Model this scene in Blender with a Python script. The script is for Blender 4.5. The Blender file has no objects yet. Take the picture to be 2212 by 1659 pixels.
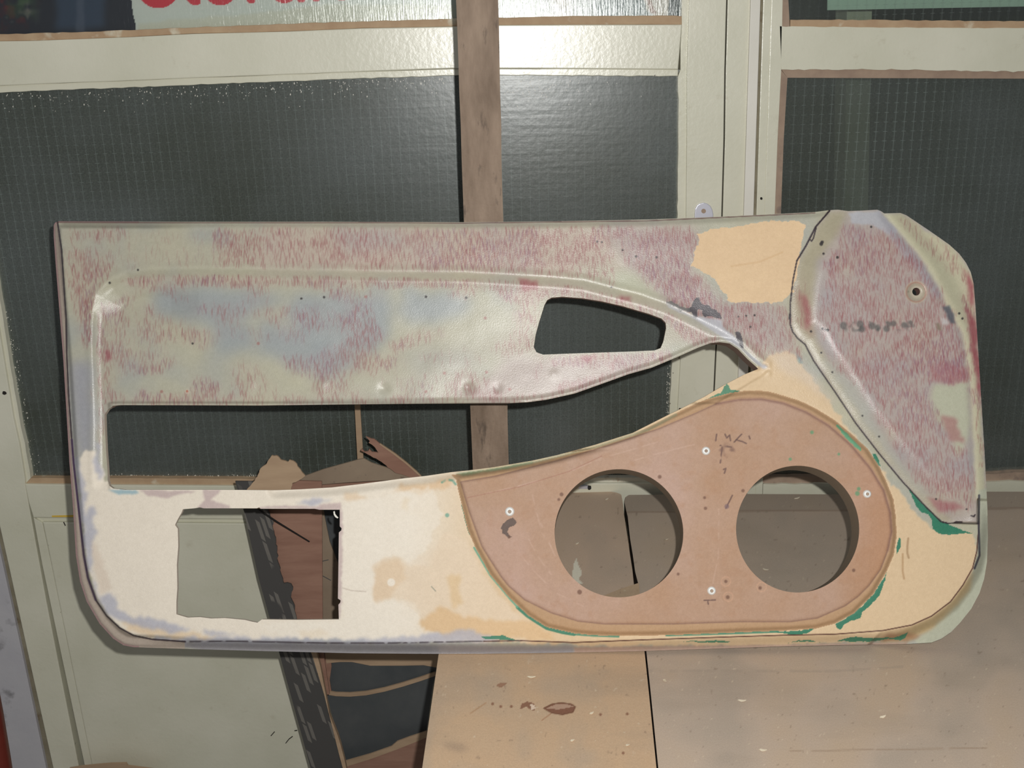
import bpy, bmesh, math, random
import numpy as np
from mathutils import Vector, Matrix

# ------------------------------------------------------------------ camera
F = 2250.0; CX, CY = 1106.0, 829.5
PITCH = math.radians(18.0); ROLL = math.radians(1.63)
CAM = np.array([0.0, 0.0, 1.464])
_r0 = np.array([1.0, 0, 0]); _u0 = np.array([0, math.sin(PITCH), math.cos(PITCH)])
FWD = np.array([0, math.cos(PITCH), -math.sin(PITCH)])
RT = math.cos(ROLL) * _r0 - math.sin(ROLL) * _u0
UP = math.cos(ROLL) * _u0 + math.sin(ROLL) * _r0

sc = bpy.context.scene
COL = sc.collection
cam_d = bpy.data.cameras.new('camera'); cam = bpy.data.objects.new('camera', cam_d); COL.objects.link(cam)
cam_d.sensor_width = 36.0; cam_d.lens = F / 2212.0 * 36.0; cam_d.clip_start = 0.02
m = Matrix(((RT[0], UP[0], -FWD[0], CAM[0]), (RT[1], UP[1], -FWD[1], CAM[1]), (RT[2], UP[2], -FWD[2], CAM[2]), (0, 0, 0, 1)))
cam.matrix_world = m
sc.camera = cam

# ------------------------------------------------------------------ world, flash, exposure
w = bpy.data.worlds.new('world'); sc.world = w; w.use_nodes = True
w.node_tree.nodes['Background'].inputs[0].default_value = (0.96, 0.98, 1.0, 1)
w.node_tree.nodes['Background'].inputs[1].default_value = 0.20
fl = bpy.data.lights.new('camera_flash', 'POINT'); fl.energy = 56.0; fl.color = (1.0, 0.99, 0.965); fl.shadow_soft_size = 0.006
flo = bpy.data.objects.new('camera_flash', fl); COL.objects.link(flo)
flo.location = CAM + 0.033 * _r0 + 0.032 * _u0
sc.view_settings.view_transform = 'Standard'; sc.view_settings.look = 'None'
sc.view_settings.gamma = 1.0; sc.view_settings.use_curve_mapping = False
sc.view_settings.exposure = 0.0

RNG = np.random.default_rng(7); random.seed(7)

# ------------------------------------------------------------------ rays
def rays(px, py):
    px = np.asarray(px, float); py = np.asarray(py, float)
    return (FWD + ((px - CX) / F)[..., None] * RT - ((py - CY) / F)[..., None] * UP)
def on_plane(px, py, p0, n, h=0.0):
    d = rays(px, py)
    t = (np.dot(p0 - CAM, n) + h) / (d @ n)
    return CAM + d * t[..., None]
NY = np.array([0, -1.0, 0]); NZ = np.array([0, 0, 1.0])
def wallp(px, py, Y=1.6):
    return on_plane(np.asarray(px, float), np.asarray(py, float), np.array([0, Y, 0.0]), NY)
def benchp(px, py, Z=0.75):
    return on_plane(np.asarray(px, float), np.asarray(py, float), np.array([0, 0, Z]), NZ)

# ------------------------------------------------------------------ helpers
def s2l(c):
    out = []
    for v in c[:3]:
        v = v / 255.0
        out.append(v / 12.92 if v <= 0.04045 else ((v + 0.055) / 1.055) ** 2.4)
    return tuple(out)
def s2l_np(a):
    a = np.clip(a / 255.0, 0, 1)
    return np.where(a <= 0.04045, a / 12.92, ((a + 0.055) / 1.055) ** 2.4)

def tag(o, label=None, cat=None, group=None, kind=None):
    if label: o['label'] = label
    if cat: o['category'] = cat
    if group: o['group'] = group
    if kind: o['kind'] = kind
    return o
def empty(name, loc=(0, 0, 0)):
    o = bpy.data.objects.new(name, None); COL.objects.link(o); o.location = loc; o.empty_display_size = 0.05
    return o
def link_mesh(name, me, mat=None, parent=None):
    o = bpy.data.objects.new(name, me); COL.objects.link(o)
    if mat: me.materials.append(mat)
    if parent:
        o.parent = parent
        pl = Vector((0, 0, 0)); p = parent
        while p: pl += Vector(p.location); p = p.parent
        me.transform(Matrix.Translation(-pl))
    return o
def from_bm(name, bm, mat, parent=None, smooth=False):
    me = bpy.data.meshes.new(name); bm.normal_update(); bmesh.ops.recalc_face_normals(bm, faces=bm.faces)
    bm.to_mesh(me); bm.free()
    if smooth:
        for p in me.polygons: p.use_smooth = True
    return link_mesh(name, me, mat, parent)
def resample(pts, step):
    out = []
    n = len(pts)
    for i in range(n):
        a = np.array(pts[i], float); b = np.array(pts[(i + 1) % n], float)
        k = max(1, int(np.hypot(*(b - a)) / step))
        for j in range(k): out.append(tuple(a + (b - a) * j / k))
    return out
def prism(bm, front, direction):
    """front: list of world points, extruded along direction"""
    d = np.array(direction, float)
    vf = [bm.verts.new(p) for p in front]; vb = [bm.verts.new(np.array(p) + d) for p in front]
    bm.faces.new(vf); bm.faces.new(vb[::-1])
    n = len(vf)
    for i in range(n): bm.faces.new((vf[i], vb[i], vb[(i + 1) % n], vf[(i + 1) % n]))
def wall_piece(name, poly, Y, depth, mat, parent=None, bevel=0.0, smooth=False):
    """outline on the vertical plane y=Y, thickness going back into the wall"""
    pts = np.array(poly, float); w3 = wallp(pts[:, 0], pts[:, 1], Y)
    bm = bmesh.new(); prism(bm, list(w3), (0, depth, 0))
    bm.normal_update()
    if bevel:
        fe = [e for e in bm.edges if all(abs(v.co.y - Y) < 1e-6 for v in e.verts)]
        bmesh.ops.bevel(bm, geom=fe, offset=bevel, segments=2, affect='EDGES', profile=0.6, clamp_overlap=True)
    return from_bm(name, bm, mat, parent, smooth)
def box(bm, lo, hi):
    x0, y0, z0 = lo; x1, y1, z1 = hi
    prism(bm, [(x0, y0, z0), (x1, y0, z0), (x1, y0, z1), (x0, y0, z1)], (0, y1 - y0, 0))
def zc(ox, oy, s, pts):
    return [(ox + x / s, oy + y / s) for x, y in pts]

# ------------------------------------------------------------------ materials
def mat_new(name):
    mt = bpy.data.materials.new(name); mt.use_nodes = True
    nt = mt.node_tree; b = nt.nodes['Principled BSDF']
    return mt, nt, b
def node(nt, kind, **kw):
    n = nt.nodes.new(kind)
    for k, v in kw.items(): setattr(n, k, v)
    return n
def ramp(nt, src, stops):
    r = node(nt, 'ShaderNodeValToRGB'); el = r.color_ramp.elements
    while len(el) < len(stops): el.new(0.5)
    for e, (p, c) in zip(el, stops):
        e.position = p; e.color = (*c, 1)
    nt.links.new(src, r.inputs[0]); return r.outputs[0]
def mixc(nt, fac, a, b, mode='MIX'):
    mx = node(nt, 'ShaderNodeMix', data_type='RGBA', blend_type=mode)
    for i, v in ((0, fac), (6, a), (7, b)):
        if isinstance(v, (int, float)): mx.inputs[i].default_value = v
        elif isinstance(v, tuple): mx.inputs[i].default_value = (*v[:3], 1)
        else: nt.links.new(v, mx.inputs[i])
    return mx.outputs[2]
def noise(nt, scale, detail=4, rough=0.55, stretch=None, vec=None):
    n = node(nt, 'ShaderNodeTexNoise'); n.inputs['Scale'].default_value = scale
    n.inputs['Detail'].default_value = detail; n.inputs['Roughness'].default_value = rough
    if vec is None:
        tc = node(nt, 'ShaderNodeNewGeometry'); vec = tc.outputs['Position']
    if stretch:
        mp = node(nt, 'ShaderNodeMapping'); mp.inputs['Scale'].default_value = stretch
        nt.links.new(vec, mp.inputs[0]); vec = mp.outputs[0]
    nt.links.new(vec, n.inputs['Vector']); return n.outputs['Fac']
def bump(nt, b, h, strength, dist=0.002):
    bp = node(nt, 'ShaderNodeBump'); bp.inputs['Strength'].default_value = strength; bp.inputs['Distance'].default_value = dist
    nt.links.new(h, bp.inputs['Height']); nt.links.new(bp.outputs[0], b.inputs['Normal'])
def mottled(name, c1, c2, scale=6, rough=0.6, bscale=200, bstr=0.15, stretch=None, spec=0.4, c3=None, s3=40, bdist=0.001):
    mt, nt, b = mat_new(name)
    f = noise(nt, scale, 5, 0.6, stretch)
    col = ramp(nt, f, [(0.3, s2l(c1)), (0.7, s2l(c2))])
    if c3:
        f3 = noise(nt, s3, 4, 0.6, stretch)
        k = ramp(nt, f3, [(0.60, (0, 0, 0)), (0.72, (1, 1, 1))])
        col = mixc(nt, k, col, s2l(c3))
    nt.links.new(col, b.inputs['Base Color']); b.inputs['Roughness'].default_value = rough
    b.inputs['Specular IOR Level'].default_value = spec
    if bstr: bump(nt, b, noise(nt, bscale, 3), bstr, bdist)
    return mt
def painted(name, rough, spec=0.5, bscale=500, bstr=0.25, grain=0.06):
    """uses the colour attribute 'paint' of the mesh; attribute 'gloss' lowers roughness"""
    mt, nt, b = mat_new(name)
    a = node(nt, 'ShaderNodeAttribute', attribute_name='paint')
    g = noise(nt, 700, 2)
    k = ramp(nt, g, [(0.3, (1 - grain,) * 3), (0.7, (1 + grain * 0.3,) * 3)])
    col = mixc(nt, 1.0, a.outputs['Color'], k, 'MULTIPLY')
    nt.links.new(col, b.inputs['Base Color'])
    ag = node(nt, 'ShaderNodeAttribute', attribute_name='gloss')
    mr = node(nt, 'ShaderNodeMapRange'); nt.links.new(ag.outputs['Fac'], mr.inputs[0])
    mr.inputs[3].default_value = 0.72; mr.inputs[4].default_value = rough
    nt.links.new(mr.outputs[0], b.inputs['Roughness'])
    b.inputs['Specular IOR Level'].default_value = spec
    bump(nt, b, noise(nt, bscale, 3), bstr, 0.0006)
    return mt

# wall paint: old glossy off-white
M_wall, nt, b = mat_new('old_gloss_paint')
c = ramp(nt, noise(nt, 5, 5), [(0.3, s2l((208, 206, 184))), (0.7, s2l((226, 223, 204)))])
st = ramp(nt, noise(nt, 28, 5, 0.7), [(0.62, (0, 0, 0)), (0.8, (0.45,) * 3)])
c = mixc(nt, st, c, s2l((178, 168, 142)))
sp = ramp(nt, noise(nt, 95, 2, 0.5), [(0.76, (0, 0, 0)), (0.79, (1,) * 3)])
c = mixc(nt, sp, c, s2l((95, 85, 75)))
nt.links.new(c, b.inputs['Base Color']); b.inputs['Roughness'].default_value = 0.29; b.inputs['Specular IOR Level'].default_value = 0.75
bump(nt, b, noise(nt, 130, 4), 0.28, 0.0012)
M_wall_grey = mottled('lavender_grey_paint', (178, 176, 182), (196, 194, 196), 5, 0.5, 90, 0.3, c3=(140, 138, 140), s3=18)
M_strip = mottled('bare_light_strip', (222, 218, 206), (232, 228, 218), 6, 0.45, 120, 0.2)
M_putty = mottled('bare_wood_bead', (172, 142, 112), (190, 164, 132), 30, 0.7, 150, 0.3, c3=(214, 206, 184), s3=22)
M_putty_b = mottled('weathered_brown_bead', (150, 128, 112), (172, 150, 130), 30, 0.75, 150, 0.3, c3=(122, 108, 100), s3=26)
M_crack = mottled('dark_gap', (30, 27, 24), (42, 38, 34), 10, 0.9, 100, 0)
M_groove = mottled('dark_groove', (120, 112, 92), (150, 142, 122), 20, 0.8, 100, 0.2, c3=(100, 80, 58), s3=30)  # mottled brown-grey, darker than the frame paint
M_post = mottled('weathered_batten', (112, 94, 78), (150, 130, 112), 18, 0.7, 260, 0.5, stretch=(2.5, 2.5, 0.7), c3=(92, 78, 66), s3=34)
M_post2 = mottled('batten_side', (165, 135, 95), (185, 155, 110), 9, 0.7, 260, 0.3)
M_metal, nt, b = mat_new('dull_aluminium'); b.inputs['Metallic'].default_value = 0.55
b.inputs['Base Color'].default_value = (*s2l((205, 205, 215)), 1); b.inputs['Roughness'].default_value = 0.42
M_washer, nt, b = mat_new('bright_zinc'); b.inputs['Metallic'].default_value = 0.15
b.inputs['Base Color'].default_value = (0.80, 0.80, 0.77, 1); b.inputs['Roughness'].default_value = 0.5
M_black = mottled('black_steel', (26, 24, 24), (40, 38, 36), 30, 0.6, 100, 0)
M_card = mottled('brown_cardboard', (164, 138, 112), (180, 154, 126), 12, 0.85, 60, 0.25, stretch=(1, 1, 6))
M_card_d = mottled('worn_brown_cardboard', (140, 104, 88), (158, 122, 104), 12, 0.85, 60, 0.25, stretch=(1, 1, 6))
M_card_b = mottled('grey_brown_cardboard', (136, 118, 100), (152, 134, 114), 12, 0.85, 60, 0.25, c3=(104, 88, 78), s3=60)
M_dark = mottled('dark_printed_board', (70, 74, 76), (86, 88, 88), 14, 0.6, 80, 0.1)
M_darkwood = mottled('bench_underframe', (96, 80, 64), (120, 100, 80), 8, 0.8, 90, 0.3, stretch=(5, 5, 0.6))
M_floor = mottled('dusty_concrete', (92, 88, 82), (120, 114, 104), 4, 0.85, 60, 0.4)
M_outside = mottled('dark_outside', (44, 47, 42), (66, 68, 60), 1.6, 0.9, 30, 0)
M_outpost = mottled('pale_outside_board', (196, 194, 172), (214, 210, 190), 8, 0.8, 30, 0)
M_redpole = mottled('dark_red_paint', (92, 34, 26), (112, 44, 34), 10, 0.45, 60, 0.1)
M_chip = mottled('pale_wood_shaving', (226, 214, 188), (238, 228, 206), 10, 0.8, 60, 0)
M_paper = mottled('pale_green_paper', (196, 214, 200), (208, 224, 212), 4, 0.8, 60, 0)

# printed box side: black with grey slanting dashes
M_print, nt, b = mat_new('black_print_with_grey_dashes')
gp = node(nt, 'ShaderNodeNewGeometry')
sx = node(nt, 'ShaderNodeSeparateXYZ'); nt.links.new(gp.outputs['Position'], sx.inputs[0])
cb = node(nt, 'ShaderNodeCombineXYZ')
e1 = node(nt, 'ShaderNodeMath', operation='MULTIPLY_ADD'); nt.links.new(sx.outputs[0], e1.inputs[0]); e1.inputs[1].default_value = 0.9; nt.links.new(sx.outputs[2], e1.inputs[2])
e2 = node(nt, 'ShaderNodeMath', operation='MULTIPLY_ADD'); nt.links.new(sx.outputs[2], e2.inputs[0]); e2.inputs[1].default_value = 0.20; nt.links.new(sx.outputs[0], e2.inputs[2])
nt.links.new(e1.outputs[0], cb.inputs[0]); nt.links.new(e2.outputs[0], cb.inputs[1])
br = node(nt, 'ShaderNodeTexBrick'); nt.links.new(cb.outputs[0], br.inputs[0])
br.inputs['Scale'].default_value = 1.0; br.inputs['Brick Width'].default_value = 0.030; br.inputs['Row Height'].default_value = 0.0085
br.inputs['Mortar Size'].default_value = 0.0016; br.inputs['Mortar Smooth'].default_value = 0.0
br.offset = 0.37; br.squash = 1.0
br.inputs['Color1'].default_value = (0.02, 0.02, 0.02, 1); br.inputs['Color2'].default_value = (1, 1, 1, 1); br.inputs['Mortar'].default_value = (0, 0, 0, 1)
dk = s2l((70, 68, 66)); gy = s2l((108, 104, 98))
thr = ramp(nt, br.outputs[0], [(0.55, (0, 0, 0)), (0.56, (1, 1, 1))])
print_fade = ramp(nt, noise(nt, 14, 1), [(0.42, (0, 0, 0)), (0.46, (1, 1, 1))]); thr = mixc(nt, 1.0, thr, print_fade, 'MULTIPLY')
col = mixc(nt, thr, dk, gy)
nt.links.new(col, b.inputs['Base Color']); b.inputs['Roughness'].default_value = 0.75

# wired cast glass
def wired_glass(name, x_off=0.0, light=(172, 186, 182), opaque=0.62, wv_=0.00055, gloss_bump=0.14):
    mt, nt, b = mat_new(name)
    nt.nodes.remove(b); out = nt.nodes['Material Output']
    gp = node(nt, 'ShaderNodeNewGeometry')
    s = node(nt, 'ShaderNodeSeparateXYZ'); nt.links.new(gp.outputs['Position'], s.inputs[0])
    def lines(src, pitch, off, width):
        a = node(nt, 'ShaderNodeMath', operation='ADD'); nt.links.new(src, a.inputs[0]); a.inputs[1].default_value = off + 50.0
        d = node(nt, 'ShaderNodeMath', operation='DIVIDE'); nt.links.new(a.outputs[0], d.inputs[0]); d.inputs[1].default_value = pitch
        f = node(nt, 'ShaderNodeMath', operation='FRACT'); nt.links.new(d.outputs[0], f.inputs[0])
        l = node(nt, 'ShaderNodeMath', operation='LESS_THAN'); nt.links.new(f.outputs[0], l.inputs[0]); l.inputs[1].default_value = width / pitch
        return l.outputs[0]
    lv = lines(s.outputs[0], 0.0140, x_off, wv_)
    lh = lines(s.outputs[2], 0.0140, 0.0, wv_ * 0.9)
    # horizontals show only as short dashes
    ds = lines(s.outputs[0], 0.0140, x_off + 0.003, 0.0065)
    lh2 = node(nt, 'ShaderNodeMath', operation='MULTIPLY'); nt.links.new(lh, lh2.inputs[0]); nt.links.new(ds, lh2.inputs[1])
    fade = noise(nt, 3.5, 2)
    fr = node(nt, 'ShaderNodeMapRange'); nt.links.new(fade, fr.inputs[0]); fr.inputs[1].default_value = 0.3; fr.inputs[2].default_value = 0.7; fr.inputs[3].default_value = 0.10; fr.inputs[4].default_value = 0.50
    mxm = node(nt, 'ShaderNodeMath', operation='MAXIMUM'); nt.links.new(lv, mxm.inputs[0]); nt.links.new(lh2.outputs[0], mxm.inputs[1])
    wm = node(nt, 'ShaderNodeMath', operation='MULTIPLY'); nt.links.new(mxm.outputs[0], wm.inputs[0]); nt.links.new(fr.outputs[0], wm.inputs[1])
    dirt = ramp(nt, noise(nt, 4.0, 5, 0.6), [(0.3, s2l((80, 85, 76))), (0.72, s2l((106, 112, 110)))])
    grain = noise(nt, 420, 2)
    gk = ramp(nt, grain, [(0.3, (0.75,) * 3), (0.7, (1.25,) * 3)])
    dirt = mixc(nt, 1.0, dirt, gk, 'MULTIPLY')
    dif = node(nt, 'ShaderNodeBsdfDiffuse'); c = mixc(nt, wm.outputs[0], dirt, s2l(light)); nt.links.new(c, dif.inputs[0])
    tr = node(nt, 'ShaderNodeBsdfTransparent'); tr.inputs[0].default_value = (0.85, 0.9, 0.87, 1)
    mx = node(nt, 'ShaderNodeMixShader')
    ff = node(nt, 'ShaderNodeMath', operation='MAXIMUM'); nt.links.new(wm.outputs[0], ff.inputs[0]); ff.inputs[1].default_value = opaque
    nt.links.new(ff.outputs[0], mx.inputs[0]); nt.links.new(tr.outputs[0], mx.inputs[1]); nt.links.new(dif.outputs[0], mx.inputs[2])
    gl = node(nt, 'ShaderNodeBsdfGlossy'); gl.inputs['Roughness'].default_value = 0.30; gl.inputs[0].default_value = (1, 1, 1, 1)
    bp = node(nt, 'ShaderNodeBump'); bp.inputs['Strength'].default_value = gloss_bump; bp.inputs['Distance'].default_value = 0.0012
    hh = node(nt, 'ShaderNodeMath', operation='ADD'); nt.links.new(noise(nt, 110, 2), hh.inputs[0])
    wv = noise(nt, 30, 2, 0.5, (0.2, 1, 3)); nt.links.new(wv, hh.inputs[1])
    nt.links.new(hh.outputs[0], bp.inputs['Height']); nt.links.new(bp.outputs[0], gl.inputs['Normal'])
    fz = node(nt, 'ShaderNodeFresnel'); fz.inputs[0].default_value = 1.5
    m2 = node(nt, 'ShaderNodeMixShader'); nt.links.new(fz.outputs[0], m2.inputs[0]); nt.links.new(mx.outputs[0], m2.inputs[1]); nt.links.new(gl.outputs[0], m2.inputs[2])
    nt.links.new(m2.outputs[0], out.inputs['Surface'])
    return mt
M_glass = wired_glass('wired_glass', 0.0)
M_glass2 = wired_glass('wired_glass_right', 0.005, opaque=0.42, wv_=0.0007)
M_glass3 = wired_glass('wired_glass_upper', 0.005, opaque=0.12)
M_clear, nt, b = mat_new('clear_glass')
nt.nodes.remove(b); out = nt.nodes['Material Output']
tr = node(nt, 'ShaderNodeBsdfTransparent'); tr.inputs[0].default_value = (0.93, 0.95, 0.93, 1)
gl = node(nt, 'ShaderNodeBsdfGlossy'); gl.inputs['Roughness'].default_value = 0.22
bp = node(nt, 'ShaderNodeBump'); bp.inputs['Strength'].default_value = 0.5; bp.inputs['Distance'].default_value = 0.001
nt.links.new(noise(nt, 60, 3, 0.6, (6, 1, 0.6)), bp.inputs['Height']); nt.links.new(bp.outputs[0], gl.inputs['Normal'])
fz = node(nt, 'ShaderNodeFresnel'); mx = node(nt, 'ShaderNodeMixShader'); nt.links.new(fz.outputs[0], mx.inputs[0])
nt.links.new(tr.outputs[0], mx.inputs[1]); nt.links.new(gl.outputs[0], mx.inputs[2]); nt.links.new(mx.outputs[0], out.inputs['Surface'])

# ------------------------------------------------------------------ paint canvas
class Canvas:
    def __init__(s, x0, x1, y0, y1, step, base):
        s.x = np.arange(x0, x1 + step, step); s.y = np.arange(y0, y1 + step, step); s.step = step
        s.X, s.Y = np.meshgrid(s.x, s.y); s.H, s.W = s.X.shape
        s.rgb = np.zeros((s.H, s.W, 3)) + np.array(base, float)
        s.gloss = np.zeros((s.H, s.W))
        s.nx = s.noise(26, 3, 1) + 0.5 * s.noise(6, 1, 3); s.ny = s.noise(26, 3, 2) + 0.5 * s.noise(6, 1, 4)
    def noise(s, cell, octv=3, seed=0, stretch=(1, 1)):
        """value noise in -1..1, cell in px"""
        r = np.random.default_rng(seed + 100); out = np.zeros((s.H, s.W)); amp = 1; tot = 0
        for o in range(octv):
            cx = cell * stretch[0] / 2 ** o; cy = cell * stretch[1] / 2 ** o
            gx = (s.x - s.x[0]) / cx; gy = (s.y - s.y[0]) / cy
            L = r.uniform(-1, 1, (int(gy[-1]) + 3, int(gx[-1]) + 3))
            ix = gx.astype(int); iy = gy.astype(int); fx = gx - ix; fy = gy - iy
            fx = fx * fx * (3 - 2 * fx); fy = (fy * fy * (3 - 2 * fy))[:, None]
            A = L[iy]; B = L[iy + 1]
            top = A[:, ix] * (1 - fx) + A[:, ix + 1] * fx; bot = B[:, ix] * (1 - fx) + B[:, ix + 1] * fx
            out += amp * (top * (1 - fy) + bot * fy); tot += amp; amp *= 0.5
        return out / tot * 1.6
    def blur(s, a, r):
        k = int(r / s.step)
        if k < 1: return a
        for _ in range(2):
            for ax in (0, 1):
                p = [(0, 0), (0, 0)]; p[ax] = (k + 1, k)
                c = np.cumsum(np.pad(a, p, mode='edge'), axis=ax)
                n = a.shape[ax]
                if ax == 0: a = (c[2 * k + 1:2 * k + 1 + n] - c[:n]) / (2 * k + 1)
                else: a = (c[:, 2 * k + 1:2 * k + 1 + n] - c[:, :n]) / (2 * k + 1)
        return a
    def mask(s, poly, soft=0, warp=0):
        P = np.array(poly, float); pad = warp * 2 + soft * 2 + 4
        i0 = max(0, int((P[:, 0].min() - pad - s.x[0]) / s.step)); i1 = min(s.W, int((P[:, 0].max() + pad - s.x[0]) / s.step) + 2)
        j0 = max(0, int((P[:, 1].min() - pad - s.y[0]) / s.step)); j1 = min(s.H, int((P[:, 1].max() + pad - s.y[0]) / s.step) + 2)
        out = np.zeros((s.H, s.W))
        if i1 <= i0 or j1 <= j0: return out
        x = s.X[j0:j1, i0:i1]; y = s.Y[j0:j1, i0:i1]
        if warp: x = x + warp * s.nx[j0:j1, i0:i1]; y = y + warp * s.ny[j0:j1, i0:i1]
        ins = np.zeros(x.shape, bool); n = len(P)
        for k in range(n):
            xa, ya = P[k]; xb, yb = P[(k + 1) % n]
            if ya == yb: continue
            c = ((ya > y) != (yb > y)) & (x < (xb - xa) * (y - ya) / (yb - ya) + xa)
            ins ^= c
        out[j0:j1, i0:i1] = ins
        return s.blur(out, soft) if soft else out
    def put(s, m, color, op=1.0, gloss=None):
        a = np.clip(m * op, 0, 1)[..., None]
        s.rgb = s.rgb * (1 - a) + np.array(color, float) * a
        if gloss is not None: s.gloss = s.gloss * (1 - a[..., 0]) + gloss * a[..., 0]
    def poly(s, poly, color, soft=2, warp=3, op=1.0, gloss=None):
        s.put(s.mask(poly, soft, warp), color, op, gloss)
    def dist(s, pts, maxd=30, closed=False):
        D = np.full((s.H, s.W), 1e6); n = len(pts)
        for k in range(n if closed else n - 1):
            (xa, ya), (xb, yb) = pts[k], pts[(k + 1) % n]
            i0 = max(0, int((min(xa, xb) - maxd - s.x[0]) / s.step)); i1 = min(s.W, int((max(xa, xb) + maxd - s.x[0]) / s.step) + 2)
            j0 = max(0, int((min(ya, yb) - maxd - s.y[0]) / s.step)); j1 = min(s.H, int((max(ya, yb) + maxd - s.y[0]) / s.step) + 2)
            if i1 <= i0 or j1 <= j0: continue
            x = s.X[j0:j1, i0:i1]; y = s.Y[j0:j1, i0:i1]
            dx, dy = xb - xa, yb - ya; L = dx * dx + dy * dy + 1e-9
            t = np.clip(((x - xa) * dx + (y - ya) * dy) / L, 0, 1)
            d = np.hypot(x - xa - t * dx, y - ya - t * dy)
            D[j0:j1, i0:i1] = np.minimum(D[j0:j1, i0:i1], d)
        return D
    def line(s, pts, color, width=2.0, op=1.0, soft=1.2, broken=0.0):
        D = s.dist(pts, width + 8)
        m = np.clip((width / 2 + soft - D) / soft, 0, 1)
        if broken: m = m * np.clip(0.5 + (s.noise(14, 2, 33) + 1 - 2 * broken) * 2, 0, 1)
        s.put(m, color, op)
    def dot(s, x, y, r, color, op=1.0, soft=1.5):
        d = np.hypot(s.X - x, s.Y - y); s.put(np.clip((r + soft - d) / soft, 0, 1), color, op)
    def zigzags(s, dens, n, color, seed, strength=0.6):
        r = np.random.default_rng(seed); acc = np.zeros((s.H, s.W))
        PX, PY_, AL = [], [], []
        for k in range(n):
            x0 = r.uniform(s.x[0], s.x[-1]); y0 = r.uniform(s.y[0], s.y[-1])
            i = min(s.W - 1, int((x0 - s.x[0]) / s.step)); j = min(s.H - 1, int((y0 - s.y[0]) / s.step))
            if r.uniform() > dens[j, i]: continue
            w_ = r.uniform(9, 30); hh = r.uniform(11, 34); pitch = r.uniform(5.0, 9.0); m_ = int(w_ / pitch * 2) + 2
            tilt = r.normal(0, 0.5); sl = r.normal(0.04, 0.12); a0 = r.uniform(0.45, 1.0) * strength
            q = np.arange(m_); xs = x0 - w_ / 2 + q * pitch / 2 + r.normal(0, 0.5, m_); sg = np.where(q % 2 == 0, 1, -1)
            ys = y0 + sg * hh / 2 * r.uniform(0.6, 1.15, m_) + tilt * (xs - x0); xs = xs + sl * sg * hh / 2
            ns = 18; t = np.linspace(0, 1, ns, endpoint=False)[:, None]
            px = (xs[:-1] * (1 - t) + xs[1:] * t).ravel(); py = (ys[:-1] * (1 - t) + ys[1:] * t).ravel()
            L = np.hypot(np.diff(xs), np.diff(ys)); aa = (np.repeat(L[None, :], ns, 0) * (a0 * r.uniform(0.35, 1.1, (1, m_ - 1)))).ravel() / ns
            PX.append(px); PY_.append(py); AL.append(aa)
        px = np.concatenate(PX); py = np.concatenate(PY_); a = np.concatenate(AL) / s.step * 1.25
        gx = (px - s.x[0]) / s.step; gy = (py - s.y[0]) / s.step
        ok = (gx > 0) & (gx < s.W - 2) & (gy > 0) & (gy < s.H - 2); gx, gy, a = gx[ok], gy[ok], a[ok]
        i = gx.astype(int); j = gy.astype(int); fx = gx - i; fy = gy - j
        a = a * np.clip(dens[j, i] * 2.2, 0, 1)
        for di, dj, wt in ((0, 0, (1 - fx) * (1 - fy)), (1, 0, fx * (1 - fy)), (0, 1, (1 - fx) * fy), (1, 1, fx * fy)):
            np.add.at(acc, (j + dj, i + di), a * wt)
        s.put(1 - np.exp(-acc), color)
    def hatch(s, dens, dx, dy, color, seed, lmin, lmax, strength, slant=0.17):
        r = np.random.default_rng(seed)
        gx, gy = np.meshgrid(np.arange(s.x[0], s.x[-1], dx), np.arange(s.y[0], s.y[-1], dy))
        par = (np.arange(gx.shape[1])[None, :] % 2) * 2 - 1 + np.zeros_like(gx)
        gx = gx + r.normal(0, dx * 0.28, gx.shape) + (np.arange(gx.shape[0])[:, None] % 3) * dx * 0.37; gy = gy + r.uniform(-dy, dy, gx.shape) + np.repeat(r.uniform(-dy, dy, (gx.shape[0], gx.shape[1] // 6 + 1)), 6, 1)[:, :gx.shape[1]] * 0.6
        xs = gx.ravel(); ys = gy.ravel(); par = par.ravel()
        ii = ((xs - s.x[0]) / s.step).astype(int).clip(0, s.W - 1); jj = ((ys - s.y[0]) / s.step).astype(int).clip(0, s.H - 1)
        d = dens[jj, ii]; keep = r.uniform(0, 1, len(xs)) < d * 1.1; xs, ys, par, d = xs[keep], ys[keep], par[keep], d[keep]
        L = r.uniform(lmin, lmax, len(xs)); sl = par * slant * r.uniform(0.3, 1.3, len(xs)) + 0.03; al = r.uniform(0.25, 1, len(xs)) * strength * np.clip(0.5 + d * 0.6, 0, 1.2)
        acc = np.zeros((s.H, s.W)); T = np.linspace(-0.5, 0.5, 34)
        for t in T:
            px = xs + sl * L * t; py = ys + L * t
            fx_ = (px - s.x[0]) / s.step; fy_ = (py - s.y[0]) / s.step
            ok = (fx_ > 0) & (fx_ < s.W - 2) & (fy_ > 0) & (fy_ < s.H - 2)
            a = (al * L / 34 / s.step * 1.5 * (1 - (2 * abs(t)) ** 4))[ok]; u = fx_[ok]; v = fy_[ok]
            i = u.astype(int); j = v.astype(int); fx = u - i; fy = v - j
            a = a * np.clip(dens[j, i] * 3, 0, 1)
            for di, dj, wt in ((0, 0, (1 - fx) * (1 - fy)), (1, 0, fx * (1 - fy)), (0, 1, (1 - fx) * fy), (1, 1, fx * fy)):
                np.add.at(acc, (j + dj, i + di), a * wt)
        s.put(1 - np.exp(-acc), color)
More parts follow.
